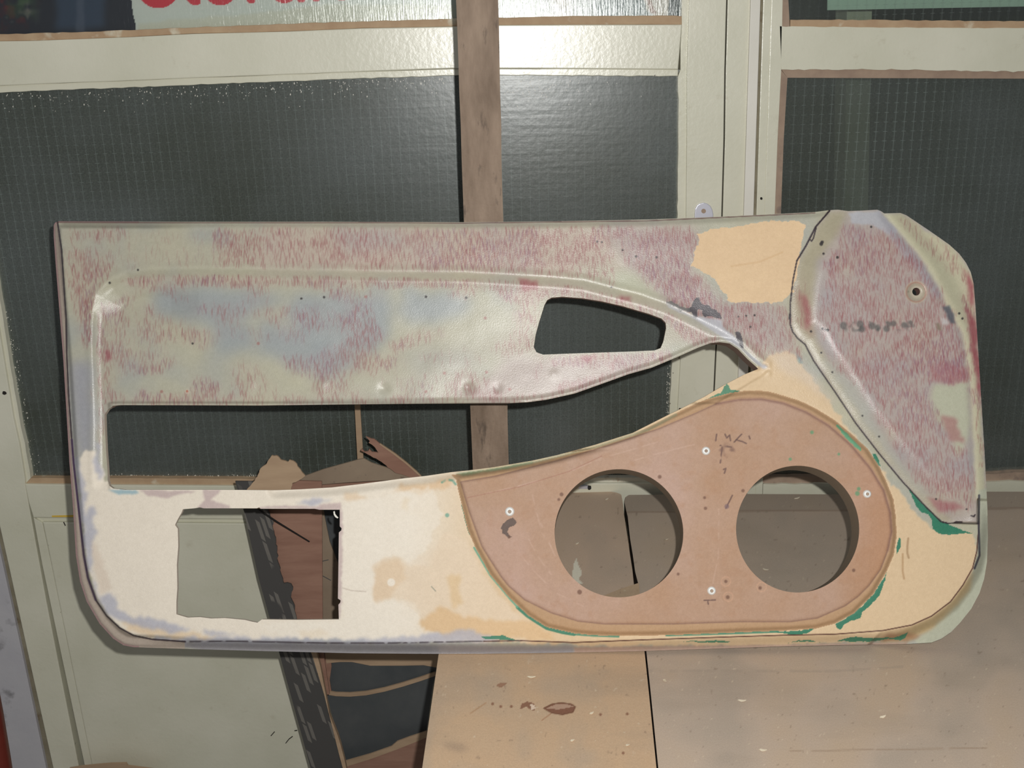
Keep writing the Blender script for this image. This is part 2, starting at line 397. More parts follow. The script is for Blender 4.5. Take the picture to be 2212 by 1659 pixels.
    def strokes(s, dens, n, color, seed, lmin=8, lmax=26, slant=0.16, strength=0.55, wig=2.0):
        r = np.random.default_rng(seed)
        k = int(n * 1.0)
        xs = r.uniform(s.x[0], s.x[-1], k); ys = r.uniform(s.y[0], s.y[-1], k)
        ii = ((xs - s.x[0]) / s.step).astype(int).clip(0, s.W - 1); jj = ((ys - s.y[0]) / s.step).astype(int).clip(0, s.H - 1)
        keep = r.uniform(0, 1, k) < dens[jj, ii]; xs = xs[keep]; ys = ys[keep]
        L = r.uniform(lmin, lmax, len(xs)); sl = r.normal(0, slant, len(xs)); al = r.uniform(0.35, 1, len(xs)) * strength
        acc = np.zeros((s.H, s.W)); T = np.linspace(-0.5, 0.5, 36)
        for t in T:
            px = xs + sl * L * t; py = ys + L * t
            gx = (px - s.x[0]) / s.step; gy = (py - s.y[0]) / s.step
            ok = (gx > 0) & (gx < s.W - 2) & (gy > 0) & (gy < s.H - 2)
            gx, gy, a = gx[ok], gy[ok], (al * L / 36 / s.step * 1.5 * (1 - (2 * abs(t)) ** 4))[ok]
            i = gx.astype(int); j = gy.astype(int); fx = gx - i; fy = gy - j
            for di, dj, wt in ((0, 0, (1 - fx) * (1 - fy)), (1, 0, fx * (1 - fy)), (0, 1, (1 - fx) * fy), (1, 1, fx * fy)):
                np.add.at(acc, (j + dj, i + di), a * wt)
        s.put(1 - np.exp(-acc), color)

def region_meshes(cv, labels, curves, unproj, height, specs, nback, zmin=None):
    """labels: per-cell int (H-1,W-1), 0 = nothing. curves: polylines (closed) to which
    region borders are snapped. specs: {label:(name,mat,parent)} -> objects."""
    H, W = cv.H, cv.W
    VX = cv.X.copy(); VY = cv.Y.copy()
    Lp = np.zeros((H + 1, W + 1), int); Lp[1:-1, 1:-1] = labels
    a, b_, c, d = Lp[:-1, :-1], Lp[:-1, 1:], Lp[1:, :-1], Lp[1:, 1:]
    border = ~((a == b_) & (b_ == c) & (c == d))
    J, I = np.nonzero(border)
    bx = VX[J, I]; by = VY[J, I]; best = np.full(len(bx), 1e9); sx = bx.copy(); sy = by.copy()
    for cur in curves:
        n = len(cur)
        for k in range(n):
            (xa, ya), (xb, yb) = cur[k], cur[(k + 1) % n]
            near = (bx > min(xa, xb) - 8) & (bx < max(xa, xb) + 8) & (by > min(ya, yb) - 8) & (by < max(ya, yb) + 8)
            if not near.any(): continue
            x = bx[near]; y = by[near]; dx, dy = xb - xa, yb - ya; L = dx * dx + dy * dy + 1e-9
            t = np.clip(((x - xa) * dx + (y - ya) * dy) / L, 0, 1); qx = xa + t * dx; qy = ya + t * dy
            dd = np.hypot(x - qx, y - qy); bb = best[near]; up = dd < bb
            idx = np.nonzero(near)[0][up]; best[idx] = dd[up]; sx[idx] = qx[up]; sy[idx] = qy[up]
    ok = best < cv.step * 1.3
    VX[J[ok], I[ok]] = sx[ok]; VY[J[ok], I[ok]] = sy[ok]
    hts = height if isinstance(height, np.ndarray) else np.full((H, W), height)
    P = unproj(VX, VY, hts)
    colr = np.concatenate([s2l_np(cv.rgb), np.ones((H, W, 1))], axis=2)
    objs = {}
    for lab, (name, mat, parent, rimf, *rd) in specs.items():
        cells = labels == lab
        cj, ci = np.nonzero(cells)
        v00 = cj * W + ci; quads = np.stack([v00 + W, v00 + W + 1, v00 + 1, v00], 1)
        used, inv = np.unique(quads, return_inverse=True); quads = inv.reshape(quads.shape)
        V = P.reshape(-1, 3)[used]; CC = colr.reshape(-1, 4)[used]; G = cv.gloss.reshape(-1)[used]
        # rims on borders to label 0
        lut = np.full(H * W, -1); lut[used] = np.arange(len(used))
        rim = []
        Lz = Lp
        for (dj, di, e) in ((-1, 0, ((0, 0), (0, 1))), (1, 0, ((1, 1), (1, 0))), (0, -1, ((1, 0), (0, 0))), (0, 1, ((0, 1), (1, 1)))):
            nb = Lz[cj + 1 + dj, ci + 1 + di] == 0
            A = (cj[nb] + e[0][0]) * W + ci[nb] + e[0][1]; B = (cj[nb] + e[1][0]) * W + ci[nb] + e[1][1]
            rim.append(np.stack([A, B], 1))
        rim = np.concatenate(rim)
        ru, rinv = np.unique(rim, return_inverse=True); rinv = rinv.reshape(rim.shape)
        RV = P.reshape(-1, 3)[ru]; rx = VX.reshape(-1)[ru]; ry = VY.reshape(-1)[ru]
        th, rc = rimf(rx, ry)
        base = len(V); nr = len(ru)
        nb_ = rd[0](rx, ry) if rd else np.tile(np.array(nback, float), (nr, 1))
        V2 = np.concatenate([V, RV, RV + nb_ * th[:, None]])
        if zmin is not None: V2[:, 2] = np.maximum(V2[:, 2], zmin)
        C2 = np.concatenate([CC, np.concatenate([s2l_np(rc), np.ones((nr, 1))], 1), np.concatenate([s2l_np(rc), np.ones((nr, 1))], 1)])
        G2 = np.concatenate([G, np.zeros(2 * nr)])
        rq = np.stack([base + rinv[:, 0], base + rinv[:, 1], base + nr + rinv[:, 1], base + nr + rinv[:, 0]], 1)
        Q = np.concatenate([quads, rq])
        me = bpy.data.meshes.new(name)
        me.vertices.add(len(V2)); me.vertices.foreach_set('co', V2.astype(np.float32).ravel())
        me.loops.add(len(Q) * 4); me.loops.foreach_set('vertex_index', Q.astype(np.int32).ravel())
        me.polygons.add(len(Q)); me.polygons.foreach_set('loop_start', np.arange(0, len(Q) * 4, 4, dtype=np.int32))
        me.polygons.foreach_set('loop_total', np.full(len(Q), 4, dtype=np.int32))
        me.polygons.foreach_set('use_smooth', np.ones(len(Q), bool))
        at = me.color_attributes.new('paint', 'FLOAT_COLOR', 'POINT'); at.data.foreach_set('color', C2.astype(np.float32).ravel())
        ag = me.attributes.new('gloss', 'FLOAT', 'POINT'); ag.data.foreach_set('value', G2.astype(np.float32))
        me.update(); me.validate(clean_customdata=False)
        objs[lab] = link_mesh(name, me, mat, parent)
    return objs
def cellc(a):
    return (a[:-1, :-1] + a[1:, :-1] + a[:-1, 1:] + a[1:, 1:]) / 4
def const_rim(th, col):
    return lambda x, y: (np.full(len(x), th), np.tile(np.array(col, float), (len(x), 1)))

# ================================================================== SETTING
def struct(o): o['kind'] = 'structure'; return o
bm = bmesh.new(); box(bm, (-2.6, -1.2, -0.05), (2.8, 1.6, 0.0)); struct(from_bm('floor', bm, M_floor))

# ---- left glazed door leaf
door = struct(empty('door_1', (0, 1.6, 0)))
WB = 0.035
gl_left = [(-120, -60), (-45, 380), (0, 648), (16, 748), (41, 900), (54, 958), (66, 1033)]
gl_bot = [(66, 1033), (235, 1033), (560, 1035), (900, 1036), (1200, 1033), (1441, 1031)]
gl_right = [(1441, 1031), (1446, 900), (1452, 780), (1463, 480), (1466, 300), (1465, 165)]
gl_top = [(1465, 165), (1150, 163), (977, 163), (802, 169), (560, 178), (420, 183), (262, 190), (140, 194), (0, 200), (-105, 205)]
def jag(poly, step, amp, seed):
    r = random.Random(seed); out = []
    for i in range(len(poly) - 1):
        a, b2 = poly[i], poly[i + 1]; L = math.hypot(b2[0] - a[0], b2[1] - a[1]); k = max(1, int(L / step))
        for j in range(k):
            t = j / k; out.append((a[0] + (b2[0] - a[0]) * t + r.uniform(-amp, amp), a[1] + (b2[1] - a[1]) * t + r.uniform(-amp, amp)))
    out.append(poly[-1]); return out
up_bot_b = [(-110, 95), (0, 89), (70, 88), (280, 80), (415, 73), (619, 68), (780, 61), (985, 57), (1076, 54), (1250, 53), (1473, 53)]
up_bot_t = [(-110, 80), (0, 74), (70, 72), (280, 65), (463, 57), (619, 51), (780, 46), (985, 40), (1076, 38), (1239, 34), (1438, 33), (1473, 35)]
stile_out_l = [(-280, 0), (-195, 380), (-100, 800), (-18, 1060), (0, 1140), (18, 1220), (60, 1412), (114, 1656), (190, 2010)]
seam = [(1571, 0), (1567, 150), (1565, 300), (1560, 475), (1547, 760), (1543, 845), (1536, 1075), (1530, 1300)]
# bead around lower pane: visible as a slightly recessed white ledge
bead_t = [(x, y - 15) for x, y in gl_top]
rail = [(p[0], p[1]) for p in up_bot_b] + [(1473, 150)] + [(x, y) for x, y in bead_t[:1]] + bead_t[1:]
wall_piece('upper_rail', up_bot_b + bead_t, 1.6, WB, M_wall, door, 0.0015)
wall_piece('glazing_bead', jag(bead_t[::-1], 60, 0.5, 3) + jag(gl_top, 14, 0.9, 4), 1.6055, WB - 0.006, M_wall, door, 0.001)
wall_piece('wood_bead', jag(up_bot_t, 16, 0.9, 5) + jag(up_bot_b[::-1], 60, 0.4, 6), 1.604, WB - 0.006, M_putty, door, 0.0012)
st_r = [(1495, -420), (1489, 0), (1484, 150), (1484, 300), (1482, 480), (1470, 780), (1463, 900), (1458, 1060), (1452, 1300)]
wall_piece('right_stile', st_r + [(x - 1.6, y) for x, y in reversed(seam)] + [(1581, -420)], 1.6, WB, M_wall, door, 0.0015)
wall_piece('side_bead', jag([(1478, -400), (1473, 33), (1473, 53)], 30, 0.7, 7) + [(1470, 100), (1470, 150)] + jag(gl_right[::-1], 16, 0.9, 8) + jag(st_r[::-1][2:], 60, 0.3, 9)[0:], 1.6055, WB - 0.006, M_wall, door)
wall_piece('left_stile', stile_out_l + [(230, 2010), (170, 1656), (100, 1300), (54, 1046)] + [(x - 12, y + 3) for x, y in reversed(gl_left)], 1.6, WB, M_wall, door, 0.0015)
wall_piece('side_bead', jag([(x - 12, y + 3) for x, y in gl_left[:-1]] + [(54, 1046)], 60, 0.3, 10) + jag(gl_left[::-1], 18, 0.8, 11), 1.6055, WB - 0.006, M_wall, door)
bead_b = [(54, 1046), (235, 1048), (560, 1050), (900, 1050), (1150, 1045)]
wall_piece('wood_bead', jag(gl_bot[:4] + [(1150, 1034)], 20, 0.4, 12) + jag(bead_b[::-1], 8, 1.6, 13), 1.6052, WB - 0.006, M_putty, door, 0.001)
M_chipped = mottled('chipped_white_bead', (212, 208, 190), (226, 222, 206), 8, 0.4, 120, 0.3, c3=(170, 128, 98), s3=38)
wall_piece('painted_bead', [(1150, 1034), (1200, 1033), (1441, 1031), (1450, 1044), (1200, 1044), (1150, 1045)], 1.6052, WB - 0.006, M_chipped, door)
rb = [(54, 1046), (235, 1048), (560, 1050), (900, 1050), (1200, 1044), (1450, 1044)]
wall_piece('lower_rail', rb + [(1455, 1118), (900, 1126), (560, 1122), (300, 1120), (72, 1118), (62, 1085)], 1.6, WB, M_wall, door, 0.0015)
# sunk lower panel with moulding
wall_piece('panel_moulding', [(72, 1118), (300, 1120), (560, 1122), (900, 1126), (1455, 1118), (1440, 2010), (275, 2010), (198, 1651), (111, 1220), (92, 1131)], 1.606, 0.02, M_wall, door)
wall_piece('lower_panel', [(92, 1128), (300, 1129), (560, 1131), (900, 1135), (1445, 1128), (1430, 2010), (275, 2010), (198, 1651), (111, 1220)], 1.6005, 0.02, M_wall, door, 0.0022)
wall_piece('moulding_side', [(72, 1118), (92, 1131), (111, 1220), (198, 1651), (275, 2010), (258, 2010), (183, 1655), (91, 1220)], 1.6012, 0.02, M_wall, door, 0.001)
def glass_pane(name, poly, Y, mat, parent):
    return wall_piece(name, poly, Y, 0.004, mat, parent)
glass_pane('wired_pane', [(-140, 190), (1475, 150), (1455, 1045), (40, 1048)], 1.6170, M_glass, door)
glass_pane('upper_pane', [(-160, -420), (1490, -420), (1488, 60), (-100, 92)], 1.6145, M_clear, door)
# lock plate
def lock_plate():
    t = empty('lock_plate', tuple(wallp(1520, 470))); t.parent = door; t.location = Vector(wallp(1520, 470)) - Vector((0, 1.6, 0))
    return t
lp = [(1501, 505), (1501, 462), (1502, 452), (1506, 444), (1512, 440), (1520, 438), (1528, 440), (1535, 445), (1539, 453), (1541, 463), (1541, 505)]
o = wall_piece('lock_plate', lp, 1.5965, 0.0035, M_metal, door, 0.001, False)
kh = [(1520 + 5 * math.cos(a), 456 + 5 * math.sin(a)) for a in np.linspace(0, 2 * math.pi, 14, endpoint=False)]
wall_piece('keyhole', kh, 1.5960, 0.002, M_putty_b, o).parent = o
# small stains, drips: nails in rail
def wall_dot(name, x, y, r, mat, parent, Y=1.5985):
    pts = [(x + r * math.cos(a) * random.uniform(0.7, 1.2), y + r * math.sin(a) * random.uniform(0.7, 1.2)) for a in np.linspace(0, 2 * math.pi, 9, endpoint=False)]
    return wall_piece(name, pts, Y, 0.002, mat, parent)
nl = wall_dot('bolt', 1273, 1054, 5, M_black, door, 1.590)
wall_piece('bolt_shank', [(1250, 1051), (1270, 1050), (1270, 1056), (1250, 1056)], 1.592, 0.006, M_metal, door)
for x, y, r in ((9, 849, 5), (1655, 470, 0), (1469, 884, 3)):
    if r: wall_dot('paint_chip', x, y, r, M_crack, door, 1.5993)
wall_piece('yellow_paint_streak', [(112, 1114), (160, 1113), (160, 1117), (112, 1117)], 1.5992, 0.002, mottled('yellow_paint', (214, 178, 70), (222, 186, 84), 8, 0.6, 50, 0), door)
for ln in ([(585, 1590), (593, 1581)], [(617, 1606), (624, 1597), (632, 1591)], [(636, 1579), (642, 1578)], [(137, 1128), (141, 1136)]):
    for (xa_, ya_), (xb_, yb_) in zip(ln[:-1], ln[1:]):
        L_ = math.hypot(xb_ - xa_, yb_ - ya_); u_, v_ = -(yb_ - ya_) / L_ * 0.7, (xb_ - xa_) / L_ * 0.7
        wall_piece('ink_mark', [(xa_ + u_, ya_ + v_), (xb_ + u_, yb_ + v_), (xb_ - u_, yb_ - v_), (xa_ - u_, ya_ - v_)], 1.5993, 0.0012, M_crack, door)
# ragged paint flecks on the pane along the edges, then modelled flash glints
r = random.Random(5); bm = bmesh.new()
def fleck(bm, x, y, s, Y=1.6168):
    k = r.randint(4, 6); a0 = r.uniform(0, 6); el = r.uniform(0.8, 2.4)
    pts = [(x + s * math.cos(a0 + 6.283 * i / k) * r.uniform(0.6, 1.1), y + s * el * math.sin(a0 + 6.283 * i / k) * r.uniform(0.6, 1.1)) for i in range(k)]
    w3 = wallp([p[0] for p in pts], [p[1] for p in pts], Y); prism(bm, list(w3), (0, 0.0006, 0))
for i in range(270):
    x = r.uniform(5, 975); yt = np.interp(x, [0, 262, 560, 802, 977], [200, 190, 178, 169, 163])
    fleck(bm, x, yt + 3 + abs(r.gauss(0, 1)) * 17, r.uniform(0.5, 1.3))
for i in range(110):
    y = r.uniform(660, 1030); xl = np.interp(y, [648, 748, 900, 1033], [0, 16, 41, 66])
    fleck(bm, xl + 4 + abs(r.gauss(0, 1)) * 9, y, r.uniform(0.5, 1.2))
for i in range(70):
    x = r.uniform(235, 560); fleck(bm, x, 1029 - abs(r.gauss(0, 1.6)), r.uniform(0.5, 1.2))
for i in range(45):
    y = r.uniform(790, 895); fleck(bm, 1447 - r.uniform(-1, 6) - (y - 800) * 0.03, y, r.uniform(0.5, 1.1))
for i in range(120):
    fleck(bm, 1085 + abs(r.gauss(0, 95)), 168 + abs(r.gauss(0, 34)), r.uniform(0.5, 1.2))  # pale flecks standing in for glints of the flash on the glass
fk = from_bm('paint_flecks_and_glints', bm, M_strip, door); fk['kind'] = 'stuff'

# ---- door frame to the right of the seam, mullion strips
trim = struct(empty('trim_1', (0, 1.6, 0)))
wall_piece('seam_crack', [(x - 1.2, y) for x, y in seam] + [(x + 1.2, y) for x, y in reversed(seam)], 1.606, 0.03, M_crack, trim)  # dark strip filling the thin crack between door leaf and frame
bandL = [(1636, -420), (1622, 0), (1607, 460), (1592, 900), (1580, 1300)]
def off(line, d): return [(x + d, y) for x, y in line]
wall_piece('frame_stile', [(x + 1.2, y) for x, y in seam[::-1]] + [(1582, -420)] + bandL, 1.6, WB, M_wall, trim, 0.001)
wall_piece('mullion_strip', off(bandL, 0) + off(bandL[::-1], 21), 1.594, WB, M_strip, trim, 0.001)
wall_piece('mullion_groove', off(bandL, 21) + off(bandL[::-1], 27), 1.606, WB - 0.01, M_groove, trim)
wall_piece('mullion_step', off(bandL, 27) + off(bandL[::-1], 45), 1.601, WB, M_wall, trim, 0.001)
wall_dot('nail_hole', 1645, 429, 3, M_crack, trim, 1.6005)
# ---- right window
win = struct(empty('window_1', (0, 1.6, 0)))
rl = [(1705, -420), (1691, 0), (1688, 150), (1680, 300), (1674, 460), (1655, 900), (1648, 1040), (1640, 1300)]
rj = jag(rl[2:7], 12, 1.4, 21)
wall_piece('left_stile', off(bandL, 45) + [(1640, 1300)] + rl[::-1], 1.6, WB, M_wall, win, 0.0008)
wall_piece('middle_rail', jag([(1684, 57), (1900, 59), (2212, 61), (2700, 64)], 14, 0.8, 22) + jag([(2700, 158), (2212, 155), (2100, 153), (1900, 150), (1688, 150)], 12, 1.6, 23), 1.6, WB, M_wall, win)
wall_piece('wood_bead', jag([(1707, 42), (1900, 43), (2212, 46), (2700, 50)], 14, 1.1, 24) + [(2700, 66), (2212, 62), (1900, 60), (1707, 58)], 1.6045, WB - 0.01, M_putty, win)
wall_piece('side_bead', [(1704, -420), (1688, 0), (1686, 60), (1706, 60), (1703, 0), (1716, -420)], 1.6045, WB - 0.01, M_putty_b, win)
wall_piece('side_bead', [(1680, 140)] + [(x - 4, y) for x, y in rl[3:7]] + [(x + 13, y) for x, y in rl[6:2:-1]] + [(1701, 168)], 1.606, WB - 0.01, M_putty_b, win)
wall_piece('top_bead', [(1680, 142), (2700, 150), (2700, 172), (2212, 170), (1701, 168)], 1.606, WB - 0.01, M_putty_b, win)
wall_piece('bottom_bead', jag([(1640, 1030), (1900, 1028), (2128, 1025), (2190, 1021), (2700, 1016)], 20, 1.0, 25) + [(2700, 1034), (2212, 1041), (1900, 1046), (1640, 1048)], 1.605, WB - 0.01, M_putty_b, win)
wall_piece('lower_rail', jag([(1648, 1046), (1900, 1044), (2212, 1039), (2700, 1032)], 14, 1.2, 26) + [(2700, 1100), (2500, 2010), (1600, 2010), (1640, 1300)], 1.6, WB, M_wall, win)
glass_pane('wired_pane', [(1670, 130), (2720, 140), (2720, 1055), (1635, 1055)], 1.6170, M_glass2, win)
glass_pane('upper_pane', [(1690, -420), (2720, -420), (2720, 62), (1680, 62)], 1.6170, M_glass3, win)

# jamb left of the door
jamb = struct(empty('trim_2', (0, 1.6, 0)))
gr = [(x - 12 - (y > 1500) * 3, y) for x, y in stile_out_l]
wall_piece('jamb_groove', stile_out_l[::-1] + gr, 1.607, 0.03, M_groove, jamb)
wall_piece('jamb_board', [(-900, 0)] + gr + [(-500, 2010)], 1.6, WB, M_wall_grey, jamb, 0.001)
# wall above and to the sides (outside the frame), and dark space behind the panes
def wx(px, py): return float(wallp(px, py)[0])
def wz(px, py): return float(wallp(px, py)[2])
bm = bmesh.new(); zt = wz(700, -420); box(bm, (-2.6, 1.601, zt - 0.01), (2.8, 1.70, 2.75)); struct(from_bm('wall_back', bm, M_wall))
bm = bmesh.new(); box(bm, (-2.6, 1.602, 0), (wx(-420, 900), 1.70, zt)); struct(from_bm('wall_back_left', bm, M_wall_grey))
bm = bmesh.new(); box(bm, (wx(2690, 500) - 0.0, 1.601, 0), (2.8, 1.70, zt)); struct(from_bm('wall_back_right', bm, M_wall))
bm = bmesh.new(); box(bm, (-2.6, 3.0, -0.05), (2.8, 3.05, 2.75)); struct(from_bm('wall_outside', bm, M_outside))
bm = bmesh.new(); box(bm, (-2.6, 1.66, -0.05), (2.8, 3.0, -0.01)); struct(from_bm('floor_outside', bm, M_outside))
o = wall_piece('porch_post', [(1836, -500), (1894, -500), (1862, 1100), (1816, 1100)], 1.78, 0.06, M_outpost)
tag(o, 'pale upright board seen dimly through the right wired pane', 'post')
o = wall_piece('paper_sheet', [(1787, 22), (2212, 14), (2560, 8), (2560, -300), (1792, -300)], 1.6225, 0.0006, M_paper)
tag(o, 'pale green paper sheet behind the upper right wired pane', 'paper')

# ---- poster behind the upper pane of the door
cv = Canvas(-150, 1486, -150, 80, 2.0, (214, 216, 212))
dark = [(-160, -160), (280, -160), (284, 0), (287, 28), (294, 58), (294, 90), (-160, 90)]
cv.poly(dark, (44, 46, 58), 1, 0)
blue = cv.mask([(118, -160), (225, -160), (228, 60), (120, 66)], 6, 3); cv.put(blue, (62, 78, 104), 0.75)
cv.put(cv.mask([(165, -160), (185, -160), (183, 70), (165, 70)], 3, 2), (92, 98, 118), 0.6)
mb = cv.mask([(-160, -160), (105, -160), (70, 50), (-160, 72)], 10, 6)
nz = cv.noise(22, 3, 5); cv.put(mb * np.clip(nz, 0, 1), (150, 140, 130)); cv.put(mb * np.clip(-nz - 0.1, 0, 1), (120, 40, 45))
cv.put(mb * np.clip(cv.noise(30, 2, 8) - 0.3, 0, 1), (60, 84, 60))
cv.poly([(300, 50), (560, 28), (700, 10), (980, 10), (980, 80), (300, 80)], (214, 210, 196), 3, 2, 0.8)
# red lower-case word, only its lower edge is in the photo
RED = (214, 62, 78)
def ring(cx, bot, rx, ry, th):
    e = np.hypot((cv.X - cx) / rx, (cv.Y - (bot - ry)) / ry); e2 = np.hypot((cv.X - cx) / (rx - th), (cv.Y - (bot - ry)) / (ry - th))
    cv.put(((e < 1) & (e2 > 1)).astype(float), RED)
ring(342, 18, 47, 50, 21)
cv.poly([(398, -130), (420, -130), (420, -20), (424, -8), (434, -8), (434, 8), (424, 12), (412, 9), (403, 0), (398, -14)], RED, 0, 0)
cv.poly([(386, -78), (438, -78), (438, -60), (386, -60)], RED, 0, 0)
ring(476, 12, 40, 46, 19)
cv.poly([(534, -84), (552, -84), (552, 2), (549, 7), (537, 7), (534, 2)], RED, 0, 0); cv.poly([(552, -84), (580, -84), (580, -66), (552, -62)], RED, 0, 0)
ring(614, 7, 34, 42, 17); cv.poly([(642, -80), (660, -80), (659, 2), (655, 5), (646, 5), (642, 0)], RED, 0, 0)
cv.poly([(675, -80), (692, -80), (692, 0), (688, 4), (679, 4), (675, 0)], RED, 0, 0); cv.poly([(692, -80), (735, -80), (746, -70), (746, 0), (742, 2), (734, 2), (730, -2), (730, -60), (692, -62)], RED, 0, 0)
# pictures on the right end
cv.poly([(1165, -160), (1486, -160), (1486, 80), (1165, 80)], (176, 178, 180), 4, 4)
cv.poly([(1190, -160), (1240, -160), (1232, 60), (1195, 60)], (206, 188, 184), 8, 4, 0.7)
cv.poly([(1285, -160), (1400, -160), (1402, 60), (1285, 60)], (112, 124, 128), 5, 4, 0.9)
cv.poly([(1385, -40), (1440, -60), (1446, 10), (1440, 34), (1415, 34), (1398, 20)], (206, 196, 190), 1, 2)
cv.poly([(1392, -20), (1402, -10), (1418, 30), (1405, 28)], (140, 100, 84), 1, 1)
cv.poly([(1446, -160), (1486, -160), (1480, 40), (1444, 34)], (62, 72, 76), 1, 1)
M_poster = painted('printed_poster', 0.3, 0.3, 200, 0.1)
cv.gloss[:] = 0.6
lab = np.ones((cv.H - 1, cv.W - 1), int)
o = region_meshes(cv, lab, [], lambda x, y, h: wallp(x, y, 1.6195), 0.0, {1: ('poster', M_poster, None, const_rim(0.0004, (200, 200, 200)))}, (0, 1, 0))[1]
tag(o, 'long poster with red lettering and a dark photo behind the upper left pane', 'poster')

# ================================================================== WORKBENCH
bench = empty('workbench', (0.6, 1.2, 0)); tag(bench, 'wooden workbench with scratched brown boards under the car door panel', 'workbench')
M_bench = painted('worn_board', 0.5, 0.25, 300, 0.3, 0.10)
def bench_paint(cv, left):
    n = cv.noise(120, 4, 3); cv.put(np.clip(n, 0, 1), (196, 172, 144), 0.45); cv.put(np.clip(-n, 0, 1), (166, 156, 144), 0.45)
    n = cv.noise(60, 4, 11, (4, 1)); cv.put(np.clip(n - 0.15, 0, 1), (156, 142, 126), 0.35)
    n = cv.noise(9, 3, 13); cv.put(np.clip((n - 0.95) * 3, 0, 1), (124, 106, 92), 0.42); cv.put(np.clip((-n - 1.0) * 4, 0, 1), (214, 198, 174), 0.7)
cvR = Canvas(1330, 2420, 1040, 1720, 3.0, (192, 174, 156)); bench_paint(cvR, False)
cvR.put(cvR.mask([(1330, 1060), (2500, 1050), (2500, 1096), (1330, 1107)], 2, 2), (164, 150, 134), 0.5)
cvR.line([(1345, 1107), (2130, 1099), (2420, 1094)], (160, 138, 120), 2, 0.7, 1.5)
cvR.line([(1700, 1623), (1900, 1619), (2130, 1616)], (160, 138, 118), 1.5, 0.6, 1.5, 0.3)
cvR.line([(1405, 1449), (1800, 1450), (1950, 1440)], (166, 152, 138), 2.5, 0.4, 2, 0.3)
seamR = [(1354, 1070), (1356, 1116), (1361, 1163), (1367, 1199), (1372, 1235), (1379, 1262), (1396, 1405), (1406, 1500), (1422, 1659), (1428, 1730)]
polyR = [(1349, 1084), (1351, 1074), (1358, 1069), (1600, 1067), (1850, 1068), (2130, 1062), (2212, 1062), (2420, 1058), (2420, 1718), (1429, 1718)] + seamR[::-1][1:-1] + [(1352, 1100)]
def bench_obj(cv, poly, name, Z, th):
    lab = (cellc(cv.mask(poly)) > 0.5).astype(int)
    return region_meshes(cv, lab, [poly], lambda x, y, h: benchp(x, y, Z), 0.0, {1: (name, M_bench, bench, const_rim(th, (86, 74, 62)))}, (0, 0, -1))[1]
bench_obj(cvR, polyR, 'right_board', 0.75, 0.022)
cvL = Canvas(930, 1400, 1045, 1420, 2.5, (206, 182, 160)); bench_paint(cvL, True)
cvL.put(cvL.mask([(1245, 1205), (1258, 1240), (1250, 1250), (1260, 1262), (1240, 1262), (1236, 1235)], 1, 2), (238, 232, 212))
polyL = [(990, 1065), (1320, 1062), (1332, 1064), (1342, 1068), (1346, 1090), (1348, 1112), (1351, 1130), (1361, 1199), (1366, 1231), (1369, 1260), (1374, 1300), (1380, 1400), (948, 1400), (975, 1230)]
bench_obj(cvL, polyL, 'rear_left_board', 0.75, 0.022)
cvF = Canvas(890, 1440, 1240, 1720, 2.0, (198, 170, 140)); bench_paint(cvF, True)
cvF.put(np.clip(cvF.noise(150, 3, 55) + 0.2, 0, 1), (200, 168, 134), 0.5)
# torn spots in the face of the board
z7 = lambda pts: zc(960, 1200, 3.456, pts)
cvF.poly(z7([(740, 1140), (800, 1110), (870, 1098), (950, 1110), (978, 1130), (960, 1170), (880, 1188), (800, 1175)]), (132, 94, 76), 0.5, 0)
cvF.poly(z7([(760, 1140), (830, 1112), (920, 1112), (965, 1128), (850, 1150)]), (178, 148, 128), 0.5, 0)
cvF.line(z7([(740, 1140), (800, 1110), (870, 1098), (950, 1110), (978, 1130), (960, 1170), (880, 1188), (800, 1175), (740, 1140)]), (112, 78, 60), 1.0, 0.9)
cvF.poly(z7([(560, 1150), (580, 1105), (620, 1090), (670, 1105), (682, 1140), (670, 1158), (640, 1150), (610, 1130)]), (140, 104, 84), 0.5, 0)
cvF.poly(z7([(640, 1110), (675, 1115), (680, 1145), (650, 1150)]), (220, 200, 180), 0.5, 0)
cvF.poly(z7([(390, 965), (420, 948), (468, 952), (430, 985), (395, 980)]), (156, 122, 100), 0.5, 0)
for x, y in ((360, 1108), (420, 1128), (500, 1127), (1165, 1187), (1365, 1183), (1335, 1475)): cvF.dot(*z7([(x, y)])[0], 2.4, (138, 102, 82), 0.9)
cvF.line(z7([(195, 1178), (310, 1100)]), (176, 142, 110), 1.5, 0.8); cvF.line(z7([(728, 1230), (795, 1180)]), (168, 128, 100), 1.2, 0.8)
cvF.poly(z7([(0, 1400), (100, 1410), (200, 1450), (60, 1450), (0, 1440)]), (154, 134, 116), 6, 3, 0.6)
polyF = [(1230, 1302), (1300, 1288), (1340, 1272), (1380, 1259), (1392, 1405), (1402, 1500), (1418, 1659), (1424, 1718), (903, 1718), (912, 1659), (930, 1535), (948, 1410), (956, 1350), (962, 1302)]
bench_obj(cvF, polyF, 'front_left_board', 0.752, 0.024)
bm = bmesh.new()
q = [benchp(x, y, 0.727) for x, y in ((1395, 1085), (2400, 1072))]
xl = float(benchp(1000, 1350, 0.72)[0]); xr = 1.30; yb = 1.50; yf = 0.70
for nm, lo, hi in (('apron', (xl + 0.03, yf + 0.02, 0.62), (xr - 0.03, yf + 0.045, 0.727)), ('apron', (xl + 0.03, yb - 0.045, 0.62), (xr - 0.03, yb - 0.02, 0.727)),
                   ('bearer', (xl + 0.30, yf + 0.05, 0.66), (xl + 0.36, yb - 0.05, 0.727)), ('bearer', (xr - 0.36, yf + 0.05, 0.66), (xr - 0.30, yb - 0.05, 0.727))):
    bm = bmesh.new(); box(bm, lo, hi); from_bm(nm, bm, M_darkwood, bench)
